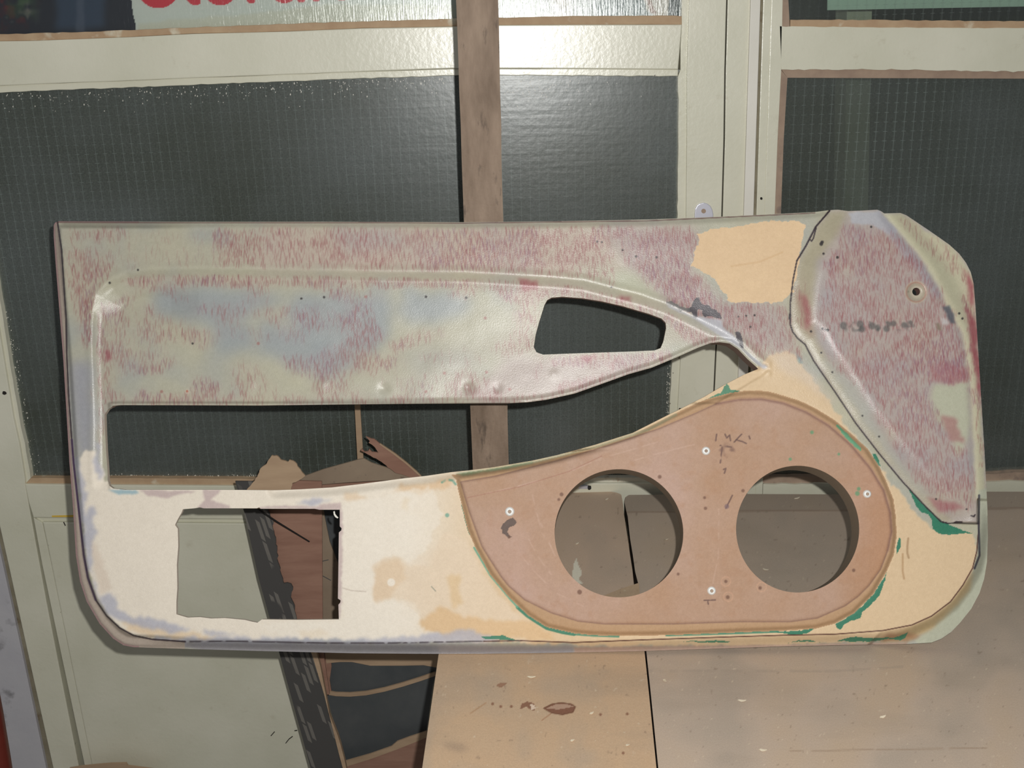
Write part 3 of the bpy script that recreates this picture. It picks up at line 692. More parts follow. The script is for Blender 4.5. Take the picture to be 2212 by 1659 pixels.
for x in (xl + 0.08, xr - 0.08):
    for y in (yf + 0.05, yb - 0.10):
        bm = bmesh.new(); box(bm, (x - 0.03, y, 0), (x + 0.03, y + 0.055, 0.727)); from_bm('leg', bm, M_darkwood, bench)

# wood shavings on the bench
spots = [((1147, 1465), 9, 0.4, 'beside the torn spots on the left board'), ((1435, 1472), 7, 1.5, 'on the right board just past the gap'), ((1602, 1516), 8, 0.5, 'lowest one below the right speaker hole'),
         ((1311, 1080), 4, 0.0, 'near the back edge, seen through the left speaker hole'), ((1440, 1167), 4, 0.8, 'at the right rim of the left speaker hole'), ((1247, 1176), 4, 0.0, 'at the left rim of the left speaker hole'),
         ((1722, 1078), 7, 0.0, 'near the back edge, seen through the right speaker hole'), ((1652, 1232), 9, 1.0, 'curled one seen low in the right speaker hole'),
         ((1278, 1543), 4, 0.1, 'right of the torn leaf-shaped spot'), ((1236, 1602), 4, 0.3, 'at the front edge of the left board'), ((1355, 1612), 4, 0.6, 'near the gap at the front'),
         ((1907, 1551), 5, 0.1, 'in the middle of the right board'), ((1647, 1623), 7, 0.6, 'near the front edge below the right hole')]
for k, ((px, py), L, ang, where) in enumerate(spots):
    left = (px < 1395 and py > 1300)
    Z = 0.752 if left else 0.75
    c0 = benchp(px, py, Z); s = 0.0006 * L
    bm = bmesh.new(); pr = None; n = 7
    ang = -ang
    for i in range(n):
        t = i / (n - 1) - 0.5; wdt = 0.0016 * (1 - (2 * t) ** 2 * 0.7); bend = 0.25 * s * (4 * t * t)
        x = t * 2 * s; zz = 0.0008 + 0.002 * (t + 0.5) ** 2
        row = []
        for sg in (-1, 1):
            for hz in (0, 0.0005):
                lx, ly = x, bend + sg * wdt
                row.append(bm.verts.new((lx * math.cos(ang) - ly * math.sin(ang), lx * math.sin(ang) + ly * math.cos(ang), (zz if i else 0.0) + hz)))
        if pr:
            for a_, b_ in ((0, 1), (1, 3), (3, 2), (2, 0)): bm.faces.new((pr[a_], row[a_], row[b_], pr[b_]))
        else: bm.faces.new((row[0], row[1], row[3], row[2]))
        pr = row
    bm.faces.new((pr[0], pr[2], pr[3], pr[1]))
    o = from_bm('wood_shaving', bm, M_chip); o.location = c0
    tag(o, 'pale wood shaving on the workbench, ' + where, 'wood shaving', 'wood shavings on the workbench')

# ================================================================== BATTEN
PY = 1.323
t0 = wallp([985, 1076], [0, 0], PY); b0 = wallp([1021, 1099], [1010, 1000], PY)
xa = (t0[0][0] + b0[0][0]) / 2; xb = (t0[1][0] + b0[1][0]) / 2
t1 = wallp([980, 1075], [-420, -420], PY)
bm = bmesh.new()
pts = []
nseg = 40; rr = random.Random(4)
zt_ = 2.30; Lp_ = []; Rp_ = []
for i in range(nseg + 1):
    z = 0.752 + (zt_ - 0.752) * i / nseg
    f = (z - b0[0][2]) / (t0[0][2] - b0[0][2])
    Lp_.append((b0[0][0] + (t0[0][0] - b0[0][0]) * f + rr.uniform(-4, 4) * 1e-4, PY, z)); Rp_.append((b0[1][0] + (t0[1][0] - b0[1][0]) * f + rr.uniform(-4, 4) * 1e-4, PY, z))
prism(bm, Lp_ + Rp_[::-1], (0, 0.022, 0))
o = from_bm('wooden_batten', bm, M_post); tag(o, 'weathered brown upright batten standing behind the car door panel', 'batten')

# ================================================================== CARDBOARD BOX and bits behind the panel
def sheet(name, pts3, mat, parent, th=0.003, nrm=(0, 1, 0)):
    """pts3: (px,py,Y) triples -> board with real thickness"""
    w3 = [wallp([p[0]], [p[1]], p[2])[0] for p in pts3]
    bm = bmesh.new(); prism(bm, w3, tuple(th * v for v in nrm)); bm.normal_update(); bmesh.ops.triangulate(bm, faces=[f for f in bm.faces if len(f.verts) > 4])
    return from_bm(name, bm, mat, parent)
def ypoly(pts, f): return [(x, y, f(x, y)) for x, y in pts]
cbox = empty('cardboard_box', (-0.45, 1.45, 0)); tag(cbox, 'torn open cardboard box with black dashed printing, left of the workbench', 'cardboard box')
zA = lambda pts: zc(460, 850, 3.6875, pts)
YL = 1.44
edge_l = [(508, 1040), (527, 1105), (559, 1250), (603, 1410), (671, 1659), (760, 1992)]
tear = [(600, 1040), (575, 1095), (583, 1112), (590, 1130), (589, 1142), (596, 1170), (599, 1195), (600, 1215), (606, 1235), (612, 1250), (613, 1262), (622, 1258), (632, 1268), (630, 1280), (628, 1290), (636, 1312), (641, 1340), (655, 1380), (676, 1412), (700, 1500), (734, 1636), (742, 1665), (812, 1992)]
sheet('printed_side', ypoly(edge_l + jag(tear, 6, 1.6, 43)[::-1], lambda x, y: YL), M_print, cbox)
sheet('torn_rim', ypoly([(668, 1400), (682, 1404), (692, 1440), (703, 1497), (712, 1545), (730, 1590), (736, 1610), (745, 1645), (748, 1660), (826, 1992), (812, 1992), (742, 1665), (734, 1636), (700, 1500), (676, 1420)], lambda x, y: YL - 0.004), M_card, cbox, 0.008)
fY = lambda x, y: 1.452
sheet('inner_wall', ypoly([(560, 1036), (695, 1040), (697, 1340), (700, 1420), (712, 1500), (690, 1500), (650, 1380), (560, 1110)], fY), M_card_d, cbox)
gY = lambda x, y: 1.50
sheet('inner_flap', ypoly([(678, 1100), (678, 1150), (690, 1340), (740, 1345), (742, 1250), (712, 1170), (698, 1100)], gY), M_card_b, cbox)
hexo = zc(460, 850, 3.6875, [(920, 1325), (860, 1340), (848, 1440), (940, 1490)])
for i in range(3):
    (x0, y0), (x1, y1) = hexo[i], hexo[i + 1]; L = math.hypot(x1 - x0, y1 - y0); nx_, ny_ = -(y1 - y0) / L * 0.6, (x1 - x0) / L * 0.6
    sheet('printed_mark', ypoly([(x0 + nx_, y0 + ny_), (x1 + nx_, y1 + ny_), (x1 - nx_, y1 - ny_), (x0 - nx_, y0 - ny_)], lambda x, y: gY(x, y) - 0.0008), M_dark, cbox, 0.0006)
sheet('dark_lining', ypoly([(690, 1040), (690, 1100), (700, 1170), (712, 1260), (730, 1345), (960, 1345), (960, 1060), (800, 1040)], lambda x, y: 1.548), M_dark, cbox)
# below the car panel: open dark inside with cardboard bands
iY = lambda x, y: 1.53
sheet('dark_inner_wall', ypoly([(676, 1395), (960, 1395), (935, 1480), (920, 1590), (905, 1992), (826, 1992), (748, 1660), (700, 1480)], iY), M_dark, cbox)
sheet('cardboard_strip', ypoly([(700, 1395), (960, 1395), (948, 1443), (915, 1437), (870, 1438), (800, 1438), (760, 1430), (735, 1430), (705, 1433)], lambda x, y: 1.520), M_card, cbox)
arc = [(702, 1492), (725, 1496), (755, 1497), (790, 1494), (830, 1486), (870, 1475), (905, 1464), (940, 1452)]
sheet('curved_strip', ypoly(arc + [(x + 1, y + 8) for x, y in reversed(arc)], lambda x, y: 1.522), M_card, cbox)
sheet('bottom_flap', ypoly([(745, 1648), (800, 1632), (845, 1616), (858, 1606), (885, 1596), (925, 1583), (905, 1992), (828, 1992)], lambda x, y: 1.505), M_card_d, cbox)
sheet('bottom_flap_edge', ypoly([(744, 1645), (800, 1629), (845, 1613), (858, 1602), (885, 1592), (925, 1579), (925, 1592), (860, 1618), (800, 1640), (748, 1656)], lambda x, y: 1.502), M_card, cbox)
sheet('upright_strip', ypoly([(702, 1395), (712, 1395), (716, 1440), (712, 1470), (716, 1495), (708, 1492), (700, 1440)], lambda x, y: 1.524), M_card_d, cbox)
# flaps sticking up
zB = lambda pts: zc(520, 960, 5.027, pts)
fl1 = zB([(-20, 700), (75, 480), (120, 430), (180, 350), (215, 260), (240, 240), (275, 225), (300, 165), (340, 125), (385, 120), (415, 135), (440, 165), (480, 180), (510, 188), (530, 170), (565, 178), (590, 195), (620, 240), (650, 270), (670, 310), (705, 345), (640, 390), (560, 420), (540, 500), (480, 700)])
sheet('torn_flap', ypoly(jag(fl1, 4, 1.0, 41), lambda x, y: 1.40 + (1060 - y) * 0.0004), M_card, cbox)
fl2 = zB([(480, 700), (540, 480), (560, 420), (620, 380), (705, 340), (900, 270), (1280, 165), (1340, 155), (1420, 200), (1700, 290), (1860, 345), (1960, 350), (1960, 400), (1640, 385), (1200, 410), (820, 440), (640, 440), (560, 460), (540, 500), (540, 700)])
sheet('wide_flap', ypoly(fl2, lambda x, y: 1.46 + (1060 - y) * 0.0006), M_card_b, cbox)
sheet('flap_inside', ypoly([(620, 1052), (680, 1048), (900, 1035), (900, 1100), (620, 1100)], lambda x, y: 1.50), M_card_d, cbox)
fl3 = zc(460, 850, 3.6875, [(1215, 345), (1280, 365), (1330, 400), (1450, 480), (1540, 550), (1620, 620), (1660, 660), (1640, 700), (1540, 655), (1450, 630), (1340, 545), (1300, 520), (1230, 485), (1180, 455), (1185, 440), (1210, 465), (1235, 460), (1240, 440), (1270, 465), (1320, 472), (1290, 425), (1240, 395), (1250, 380)])
sheet('splintered_flap', ypoly(jag(fl3, 6, 0.9, 42), lambda x, y: 1.47), M_card_d, cbox)
sheet('flap_edge', ypoly(zc(460, 850, 3.6875, [(1330, 398), (1450, 478), (1540, 548), (1620, 618), (1660, 658), (1652, 664), (1530, 556), (1440, 487), (1325, 405)]), lambda x, y: 1.466), M_card, cbox)
# box bottom so that it rests on the floor
bm = bmesh.new(); pa = wallp([760], [1992], YL)[0]; pb = wallp([905], [1992], 1.505)[0]
box(bm, (pa[0], YL, 0.0), (pb[0], 1.55, 0.012)); from_bm('box_base', bm, M_card_d, cbox)

# wooden lath and thin wire behind the panel
o = sheet('thin_lath', ypoly([(762, 800), (773, 800), (785, 992), (786, 1060), (775, 1060), (772, 992)], lambda x, y: 1.56), M_card, None, 0.004); tag(o, 'thin pale strip standing behind the peaked cardboard flap', 'strip')
def tube(name, pts, r, mat, parent=None, segs=8):
    cu = bpy.data.curves.new(name, 'CURVE'); cu.dimensions = '3D'; cu.bevel_depth = r; cu.bevel_resolution = 3; cu.use_fill_caps = True
    sp = cu.splines.new('POLY'); sp.points.add(len(pts) - 1)
    for i, p in enumerate(pts): sp.points[i].co = (*p, 1)
    tmp = bpy.data.objects.new(name, cu); COL.objects.link(tmp)
    dg = bpy.context.evaluated_depsgraph_get(); me = bpy.data.meshes.new_from_object(tmp.evaluated_get(dg)); bpy.data.objects.remove(tmp)
    for p in me.polygons: p.use_smooth = True
    me.name = name
    me.materials.clear()
    return link_mesh(name, me, mat, parent)
o = tube('thin_rod', [wallp([x], [y], Y)[0] for x, y, Y in ((555, 1098, 1.405), (600, 1128, 1.42), (668, 1170, 1.45))], 0.0012, M_black)
tag(o, 'thin black rod slanting in front of the torn brown cardboard', 'rod')
# things at the lower left corner
o = tube('red_pole', [wallp([x], [y], 1.30)[0] for x, y in ((-75, 1250), (-19, 1540), (-2, 1640), (72, 2120))], 0.016, M_redpole)
tag(o, 'dark red pole at the lower left corner, leaning by the door frame', 'pole')
o = sheet('cardboard_scrap', ypoly([(150, 1660), (175, 1656), (215, 1652), (240, 1650), (272, 1649), (276, 1655), (330, 1662), (380, 2075), (210, 2075)], lambda x, y: 1.56), M_card, None, 0.004)
tag(o, 'scrap of brown cardboard at the foot of the door, left of the box', 'cardboard')

# ================================================================== CAR DOOR PANEL
B0 = benchp(250, 1412, 0.763); B1 = benchp(1990, 1403, 0.763)
ux = (B1 - B0) / np.linalg.norm(B1 - B0)
LEAN = math.radians(21.5)
fw = np.cross(np.array([0, 0, 1.0]), ux)            # horizontal, away from camera
upv = math.cos(LEAN) * np.array([0, 0, 1.0]) + math.sin(LEAN) * fw
NP = np.cross(ux, upv); NP = NP / np.linalg.norm(NP)
if NP[1] > 0: NP = -NP
P0 = B0.copy()
OUTER = [(116, 487), (119, 481), (126, 478), (400, 479), (700, 479), (1000, 480), (1200, 478), (1400, 474), (1560, 468), (1680, 462), (1760, 458), (1792, 454), (1810, 453), (1832, 456), (1860, 455), (1895, 453), (1903, 456), (1910, 461), (1945, 460), (1958, 465), (2010, 500), (2050, 528), (2072, 548), (2087, 568), (2097, 588), (2103, 612), (2107, 660), (2112, 740), (2117, 820), (2122, 900), (2127, 980), (2131, 1060), (2133, 1100), (2134, 1160), (2132, 1214), (2126, 1250), (2116, 1281), (2098, 1315), (2074, 1345), (2055, 1365), (2033, 1380), (2012, 1388), (1960, 1391), (1850, 1393), (1700, 1396), (1550, 1401), (1400, 1406), (1200, 1410), (1000, 1413), (760, 1411), (557, 1406), (415, 1402), (289, 1398), (267, 1394), (244, 1379), (215, 1347), (187, 1299), (173, 1256), (164, 1199), (157, 1085), (150, 1000), (143, 880), (137, 780), (129, 680), (121, 580), (116, 510)]
OPEN = [(229, 972), (227, 931), (226, 896), (233, 885), (244, 877), (260, 875), (560, 876), (700, 874), (900, 872), (1050, 871), (1097, 871), (1138, 869), (1182, 863), (1241, 850), (1300, 829), (1358, 808), (1408, 794), (1461, 772), (1508, 751), (1535, 741), (1555, 739), (1576, 742), (1594, 754), (1614, 775), (1633, 792), (1638, 797), (1608, 809), (1564, 832), (1520, 858), (1461, 888), (1448, 894), (1367, 935), (1285, 961), (1204, 983), (1150, 995), (1068, 1009), (1014, 1016), (975, 1020), (921, 1028), (867, 1034), (785, 1045), (717, 1053), (650, 1057), (595, 1059), (460, 1058), (271, 1058), (244, 1055), (236, 1049), (233, 1037), (232, 1013)]
SLOT = [(1191, 643), (1214, 641), (1256, 644), (1300, 651), (1344, 661), (1402, 678), (1429, 688), (1438, 697), (1439, 709), (1433, 738), (1427, 752), (1414, 757), (1373, 759), (1226, 764), (1173, 766), (1159, 761), (1153, 750), (1157, 723), (1165, 694), (1176, 659), (1182, 648)]
RECT = [(395, 1100), (420, 1098), (432, 1096), (440, 1098), (555, 1098), (560, 1096), (563, 1099), (680, 1099), (690, 1101), (734, 1101), (734, 1137), (738, 1141), (737, 1146), (732, 1150), (731, 1230), (730, 1293), (736, 1297), (735, 1302), (731, 1306), (732, 1338), (640, 1339), (566, 1338), (556, 1345), (545, 1343), (529, 1339), (486, 1335), (456, 1336), (432, 1333), (405, 1334), (381, 1327), (381, 1300), (383, 1270), (382, 1220), (385, 1180), (384, 1142), (378, 1134), (385, 1120), (392, 1108)]
rj2 = random.Random(9)
def circ(cx, cy, rx, ry, n=90): return [(cx + rx * math.cos(2 * math.pi * i / n), cy + ry * math.sin(2 * math.pi * i / n)) for i in range(n)]
HOLE1 = circ(1337, 1152, 139, 138.5); HOLE2 = circ(1723, 1143, 133, 137); HOLE3 = circ(1979, 630, 8.5, 8.5, 20)
POD = [(1792, 454), (1778, 470), (1762, 490), (1741, 531), (1721, 565), (1713, 605), (1707, 657), (1707, 700), (1712, 716), (1723, 731), (1739, 744), (1750, 765), (1758, 780), (1808, 853), (1849, 915), (1900, 981), (1950, 1041), (2001, 1096), (2033, 1127), (2046, 1130), (2080, 1131), (2113, 1131), (2112, 1080), (2135, 1080), (2200, 1080), (2200, 430), (1792, 430)]
INNER = [(995, 1041), (1068, 1029), (1204, 995), (1312, 963), (1421, 927), (1502, 893), (1548, 872), (1597, 863), (1645, 862), (1693, 871), (1741, 890), (1790, 919), (1838, 961), (1880, 1011), (1909, 1059), (1923, 1107), (1926, 1149), (1918, 1188), (1902, 1230), (1877, 1265), (1854, 1288), (1825, 1309), (1766, 1335), (1707, 1343), (1600, 1343), (1452, 1348), (1307, 1348), (1249, 1342), (1191, 1324), (1134, 1296), (1099, 1266), (1082, 1245), (1055, 1203), (1041, 1180), (1014, 1106)]
BOARD = [(985, 1036), (975, 1026), (1020, 1020), (1068, 1013), (1150, 999), (1204, 987), (1285, 965), (1367, 939), (1448, 898), (1500, 873), (1530, 861), (1575, 849), (1616, 843), (1657, 845), (1680, 851), (1726, 865), (1760, 881), (1804, 908), (1840, 938), (1875, 970), (1900, 1009), (1914, 1039), (1930, 1078), (1935, 1115), (1937, 1158), (1931, 1198), (1916, 1233), (1887, 1283), (1845, 1325), (1804, 1347), (1762, 1358), (1700, 1362), (1600, 1366), (1452, 1372), (1336, 1374), (1278, 1372), (1240, 1368), (1181, 1355), (1140, 1329), (1100, 1291), (1059, 1242), (1027, 1183), (1010, 1143), (1000, 1100), (990, 1060)]
RECESS = [(207, 1062), (206, 877), (202, 741), (204, 673), (211, 638), (236, 612), (276, 592), (322, 586), (425, 584), (700, 589), (863, 592), (998, 593), (1107, 599), (1200, 605), (1260, 611), (1318, 626), (1386, 643), (1440, 662), (1494, 688), (1548, 715), (1603, 748), (1635, 781), (1662, 797), (1640, 815), (1400, 960), (232, 1062)]
PENL = [(124, 478), (133, 540), (137, 600), (143, 690), (144, 760), (148, 850), (155, 950), (159, 1000), (170, 1100), (181, 1199), (190, 1248), (207, 1296), (230, 1330), (258, 1356), (289, 1373), (329, 1381), (400, 1386)]
PENB = [(400, 1386), (500, 1385), (700, 1389), (850, 1389), (1045, 1385), (1127, 1384), (1240, 1388), (1394, 1382), (1600, 1375), (1700, 1372), (1804, 1370), (1908, 1362), (1970, 1350), (2012, 1331), (2053, 1300), (2080, 1264), (2101, 1227), (2110, 1191), (2115, 1131), (2112, 1078)]
CREASE = [(1905, 456), (1930, 488), (1960, 523), (1990, 560), (2012, 592), (2035, 640), (2060, 682), (2078, 720), (2090, 780), (2098, 850), (2102, 940), (2107, 1078)]

ST = 1.5
c = Canvas(106, 2144, 444, 1420, ST, (178, 175, 156))
c.gloss[:] = 1.0
X, Y = c.X, c.Y
# -- base tone variation of the sanded shell
n = c.noise(90, 3, 21); c.put(np.clip(n, 0, 1), (164, 166, 160), 0.7); c.put(np.clip(-n, 0, 1), (186, 181, 156), 0.6)
BL = (152, 158, 160)
for p in ([(330, 625), (530, 620), (620, 640), (540, 690), (400, 700), (340, 670)], [(620, 640), (830, 630), (850, 700), (820, 760), (700, 780), (640, 740)], [(870, 620), (1010, 640), (1010, 680), (900, 700), (860, 680)],
          [(560, 680), (640, 720), (800, 790), (700, 820), (560, 760)], [(450, 680), (540, 700), (560, 760), (470, 770)], [(880, 770), (1010, 755), (1020, 785), (900, 800)], [(400, 500), (470, 500), (520, 530), (440, 520)], [(700, 500), (850, 500), (880, 540), (760, 545)]):
    c.poly(p, BL, 14, 10, 0.85)
c.poly([(145, 780), (200, 780), (205, 980), (165, 1000), (150, 850)], (156, 156, 162), 12, 4, 0.9)
c.poly([(560, 487), (1500, 487), (1500, 560), (1300, 600), (560, 582)], (188, 172, 158), 18, 10, 0.55)
c.poly([(950, 700), (1150, 690), (1150, 860), (760, 868), (800, 790)], (182, 178, 160), 20, 10, 0.7)
c.poly([(1100, 770), (1440, 775), (1560, 742), (1500, 755), (1350, 812), (1200, 860), (1000, 868)], (182, 166, 162), 12, 6, 0.7)
c.poly([(1290, 490), (1510, 490), (1500, 600), (1560, 650), (1700, 660), (1710, 740), (1700, 770), (1600, 740), (1420, 640)], (170, 160, 154), 14, 8, 0.8)
c.poly([(1240, 575), (1310, 570), (1400, 620), (1430, 650), (1330, 618), (1240, 600)], (182, 182, 160), 8, 5, 0.9)
c.poly([(1190, 600), (1420, 650), (1560, 740), (1560, 740), (1440, 745), (1440, 690), (1300, 640), (1150, 632)], (180, 172, 156), 8, 3, 0.7)
# -- pod
podm = c.mask(POD)
c.put(podm, (172, 162, 154)); n = c.noise(70, 3, 31)
c.put(podm * np.clip(n, 0, 1), (160, 158, 160), 0.7); c.put(podm * np.clip(-n - 0.2, 0, 1), (180, 172, 150), 0.6)
c.poly([(1905, 460), (1945, 460), (2060, 535), (2105, 600), (2112, 740), (2130, 1080), (2108, 1080), (2098, 850), (2078, 720), (2035, 640), (1990, 560)], (190, 186, 158), 3, 2)
band = [(1792, 454), (1762, 490), (1741, 531), (1721, 565), (1707, 657), (1707, 700), (1739, 744), (1808, 853), (1900, 981), (2001, 1096), (2033, 1127), (2060, 1130), (1990, 1060), (1900, 950), (1800, 800), (1762, 740), (1752, 690), (1765, 560), (1815, 500), (1830, 456)]
c.poly(band, (170, 162, 138), 7, 3, 0.95)
c.poly([(1720, 640), (1735, 630), (1750, 680), (1755, 730), (1740, 710)], (158, 120, 110), 6, 3, 0.8)
c.poly([(1835, 458), (1900, 456), (1930, 488), (1940, 500), (1925, 510), (1880, 486), (1840, 484)], (174, 174, 178), 2, 2)
c.poly([(1895, 456), (1915, 470), (2010, 590), (2035, 640), (2020, 645), (1985, 590), (1925, 520)], (158, 156, 162), 5, 2, 0.8)
c.poly([(2020, 830), (2092, 826), (2096, 930), (2070, 990), (2050, 940), (2025, 910), (2010, 860)], (180, 180, 158), 5, 4)
c.poly([(1770, 770), (1840, 800), (1900, 930), (1960, 1010), (2010, 1080), (1980, 1060), (1880, 930), (1800, 820)], (172, 172, 162), 7, 4, 0.8)
# -- lower filled area
LOW = [(180, 985), (190, 972), (205, 978), (212, 1010), (222, 1005), (226, 1040), (460, 1046), (650, 1045), (790, 1034), (925, 1016), (1020, 1000), (1300, 952), (1460, 880), (1520, 850), (1600, 806), (1640, 793), (1668, 766), (1700, 758), (1725, 778), (1740, 800), (1790, 868), (1838, 930), (1890, 1000), (1940, 1060), (1975, 1100), (2010, 1140), (2040, 1152), (2075, 1148), (2100, 1152), (2112, 1162), (2112, 1200), (2108, 1235), (2084, 1275), (2056, 1305), (2014, 1345), (1970, 1372), (1908, 1385), (1700, 1394), (1400, 1396), (1240, 1392), (1045, 1386), (850, 1384), (600, 1382), (400, 1384), (330, 1380), (290, 1372), (258, 1354), (232, 1328), (208, 1292), (192, 1242), (184, 1195), (174, 1100), (168, 1010)]
low = c.mask(LOW, 1.5, 4)
gxr = np.clip((X - 880) / 190, 0, 1)[..., None]
tgt = np.array((229, 218, 201)) * (1 - gxr) + np.array((214, 188, 152)) * gxr
a = low[..., None]; c.rgb = c.rgb * (1 - a) + tgt * a; c.gloss = c.gloss * (1 - low) + 0.18 * low
TAN = (216, 186, 150); LT = (222, 202, 176)
nn = c.noise(60, 3, 41)
c.put(low * np.clip((X - 820) / 120, 0, 1) * np.clip((1300 - X) / 150, 0, 1) * np.clip(nn + 0.15, 0, 1), LT, 0.75)
for p, col, op in (([(806, 1215), (806, 1304), (830, 1290), (880, 1300), (905, 1320), (905, 1345), (950, 1370), (1080, 1372), (1140, 1350), (1080, 1290), (1040, 1230), (1010, 1170), (960, 1150), (930, 1225), (880, 1215), (850, 1198)], LT, 0.8),
                   ([(820, 1215), (860, 1205), (880, 1245), (840, 1290), (806, 1300), (806, 1240)], (218, 194, 164), 0.9),
                   ([(905, 1340), (950, 1310), (1000, 1330), (1150, 1345), (1200, 1382), (960, 1378), (920, 1365)], (214, 180, 136), 0.85),
                   ([(965, 1245), (990, 1240), (1000, 1300), (978, 1315)], (214, 184, 140), 0.7), ([(870, 1048), (940, 1042), (975, 1030), (975, 1050), (900, 1066), (850, 1056)], (214, 182, 144), 0.8),
                   ([(737, 1060), (765, 1058), (795, 1072), (795, 1080), (740, 1076)], (218, 192, 160), 0.7), ([(868, 1080), (885, 1080), (880, 1110), (872, 1100)], (220, 196, 160), 0.8),
                   ([(640, 1362), (700, 1358), (715, 1372), (660, 1380)], (220, 196, 162), 0.7), ([(262, 1340), (290, 1338), (400, 1366), (500, 1378), (420, 1382), (320, 1374), (275, 1358)], (220, 194, 160), 0.8),
                   ([(195, 1160), (205, 1170), (230, 1240), (240, 1280), (215, 1280), (200, 1230)], (216, 200, 182), 0.8)):
    c.poly(p, col, 4, 5, op)
CR = (232, 223, 208)
for p in ([(740, 1085), (930, 1050), (955, 1110), (930, 1180), (890, 1210), (850, 1196), (806, 1215), (806, 1304), (860, 1300), (905, 1330), (900, 1350), (960, 1376), (620, 1378), (560, 1350), (740, 1340)],):
    c.put(c.mask(p, 2, 5), CR, 0.55)
c.dot(845, 1258, 7, CR, 0.9, 3)
LAV = (172, 172, 184)
for p in ([(158, 1000), (168, 985), (182, 1040), (190, 1120), (200, 1090), (206, 1110), (202, 1160), (196, 1240), (212, 1285), (250, 1290), (262, 1318), (300, 1332), (360, 1345), (412, 1362), (380, 1367), (300, 1350), (262, 1340), (232, 1322), (206, 1284), (186, 1205), (172, 1100)],
          [(440, 1362), (480, 1363), (510, 1370), (470, 1374), (445, 1370)], [(340, 1378), (560, 1377), (700, 1384), (900, 1372), (1000, 1362), (1060, 1368), (1090, 1384), (900, 1392), (600, 1396), (330, 1390)], [(205, 955), (212, 960), (222, 1010), (216, 1040), (205, 1020)], [(655, 1085), (690, 1075), (720, 1080), (680, 1092), (640, 1092)]):
    c.poly(p, LAV, 3, 5, 0.8)
MV = (190, 170, 166)
for p in ([(236, 1058), (290, 1058), (300, 1066), (270, 1068), (245, 1064)],): c.poly(p, (150, 178, 186), 2, 2, 0.9)
for p in ([(300, 1058), (430, 1060), (400, 1066), (350, 1076), (318, 1070)], [(440, 1058), (478, 1058), (455, 1080), (495, 1092), (500, 1100), (425, 1100), (442, 1080)], [(690, 1090), (735, 1085), (740, 1103), (680, 1101)], [(730, 1104), (741, 1104), (739, 1300), (733, 1338), (729, 1338)], [(560, 1094), (700, 1094), (700, 1100), (560, 1100)]):
    c.poly(p, MV, 1.5, 2, 0.85)
c.poly([(1655, 770), (1700, 755), (1740, 790), (1800, 868), (1788, 870), (1745, 830), (1690, 800)], (206, 190, 172), 8, 6, 0.6)
c.poly([(1716, 762), (1728, 772), (1734, 785), (1722, 784)], (110, 150, 156), 2, 3, 0.6)
# grey bottom edge, flanges
c.poly([(300, 1391), (340, 1386), (400, 1388), (850, 1391), (1240, 1396), (1240, 1420), (500, 1420), (400, 1399), (330, 1393)], (142, 138, 142), 4, 1, 0.9)
c.poly([(1240, 1398), (1700, 1392), (1960, 1388), (1960, 1420), (1240, 1420)], (166, 138, 124), 2, 1, 0.85)
fl_l = [(100, 470), (126, 476)] + PENL[1:] + [(400, 1402), (300, 1402), (260, 1400), (150, 1300), (100, 1000)]
c.poly(fl_l, (172, 158, 144), 1, 0)
dl = c.dist(OUTER, 8, True); c.put(np.clip((5 - dl) / 4, 0, 1) * (X < 300), (156, 116, 120), 0.7)
c.poly([(2113, 1060), (2118, 1131), (2114, 1191), (2104, 1227), (2088, 1264), (2070, 1295), (2040, 1330), (2010, 1360), (1975, 1384), (2000, 1400), (2150, 1300), (2150, 1050)], (180, 182, 162), 2, 1)
c.poly([(2105, 1235), (2095, 1275), (2060, 1315), (2010, 1360), (1970, 1382), (1900, 1388), (1970, 1352), (2012, 1333), (2053, 1302), (2080, 1266)], (190, 168, 128), 3, 1)
c.poly([(1900, 1388), (1915, 1372), (1965, 1366), (1990, 1375), (1960, 1386)], (160, 120, 92), 4, 2, 0.7)
gl_ = c.mask([(1590, 745), (1690, 700), (1740, 780), (1815, 880), (1800, 905), (1700, 850), (1640, 800)], 14, 5); c.gloss = c.gloss * (1 - gl_) + 0.95 * gl_
# -- filler patch top right
F1 = [(1508, 505), (1540, 497), (1600, 487), (1660, 477), (1715, 478), (1738, 484), (1736, 500), (1728, 540), (1722, 590), (1712, 630), (1700, 645), (1670, 654), (1620, 656), (1580, 652), (1562, 630), (1545, 605), (1515, 588), (1495, 575), (1500, 545), (1508, 520)]
# -- red pencil hatching
dens = np.zeros_like(X)
def D(p, v, soft=10, warp=8):
    global dens
    dens = np.maximum(dens, c.mask(p, soft, warp) * v)
D([(140, 490), (270, 488), (260, 520), (150, 520)], .9); D([(145, 530), (250, 545), (240, 600), (215, 620), (208, 760), (190, 760), (150, 610)], .95)
D([(270, 500), (460, 500), (460, 580), (230, 590), (200, 560)], .22); D([(460, 488), (760, 488), (760, 580), (460, 580)], .8, 8); D([(760, 488), (1330, 484), (1330, 620), (1180, 598), (760, 582)], .9, 8)
D([(1300, 490), (1510, 490), (1495, 590), (1570, 655), (1705, 660), (1712, 740), (1740, 800), (1690, 790), (1640, 780), (1580, 730), (1440, 655), (1380, 590)], 1.0, 8)
D([(250, 605), (340, 594), (860, 600), (1100, 606), (1260, 622), (1420, 668), (1560, 735), (1500, 745), (1430, 690), (1200, 638), (1150, 660), (1090, 650), (1060, 620), (300, 618)], 1.0, 4, 3)
D([(205, 680), (225, 700), (235, 800), (260, 850), (330, 866), (300, 872), (232, 880), (210, 1000), (203, 880)], .8, 6)
D([(290, 650), (330, 650), (420, 720), (430, 740), (330, 730), (300, 690)], .4); D([(540, 660), (700, 665), (760, 700), (830, 720), (820, 740), (720, 715), (560, 690)], .6); D([(600, 690), (650, 700), (660, 740), (610, 735)], .5)
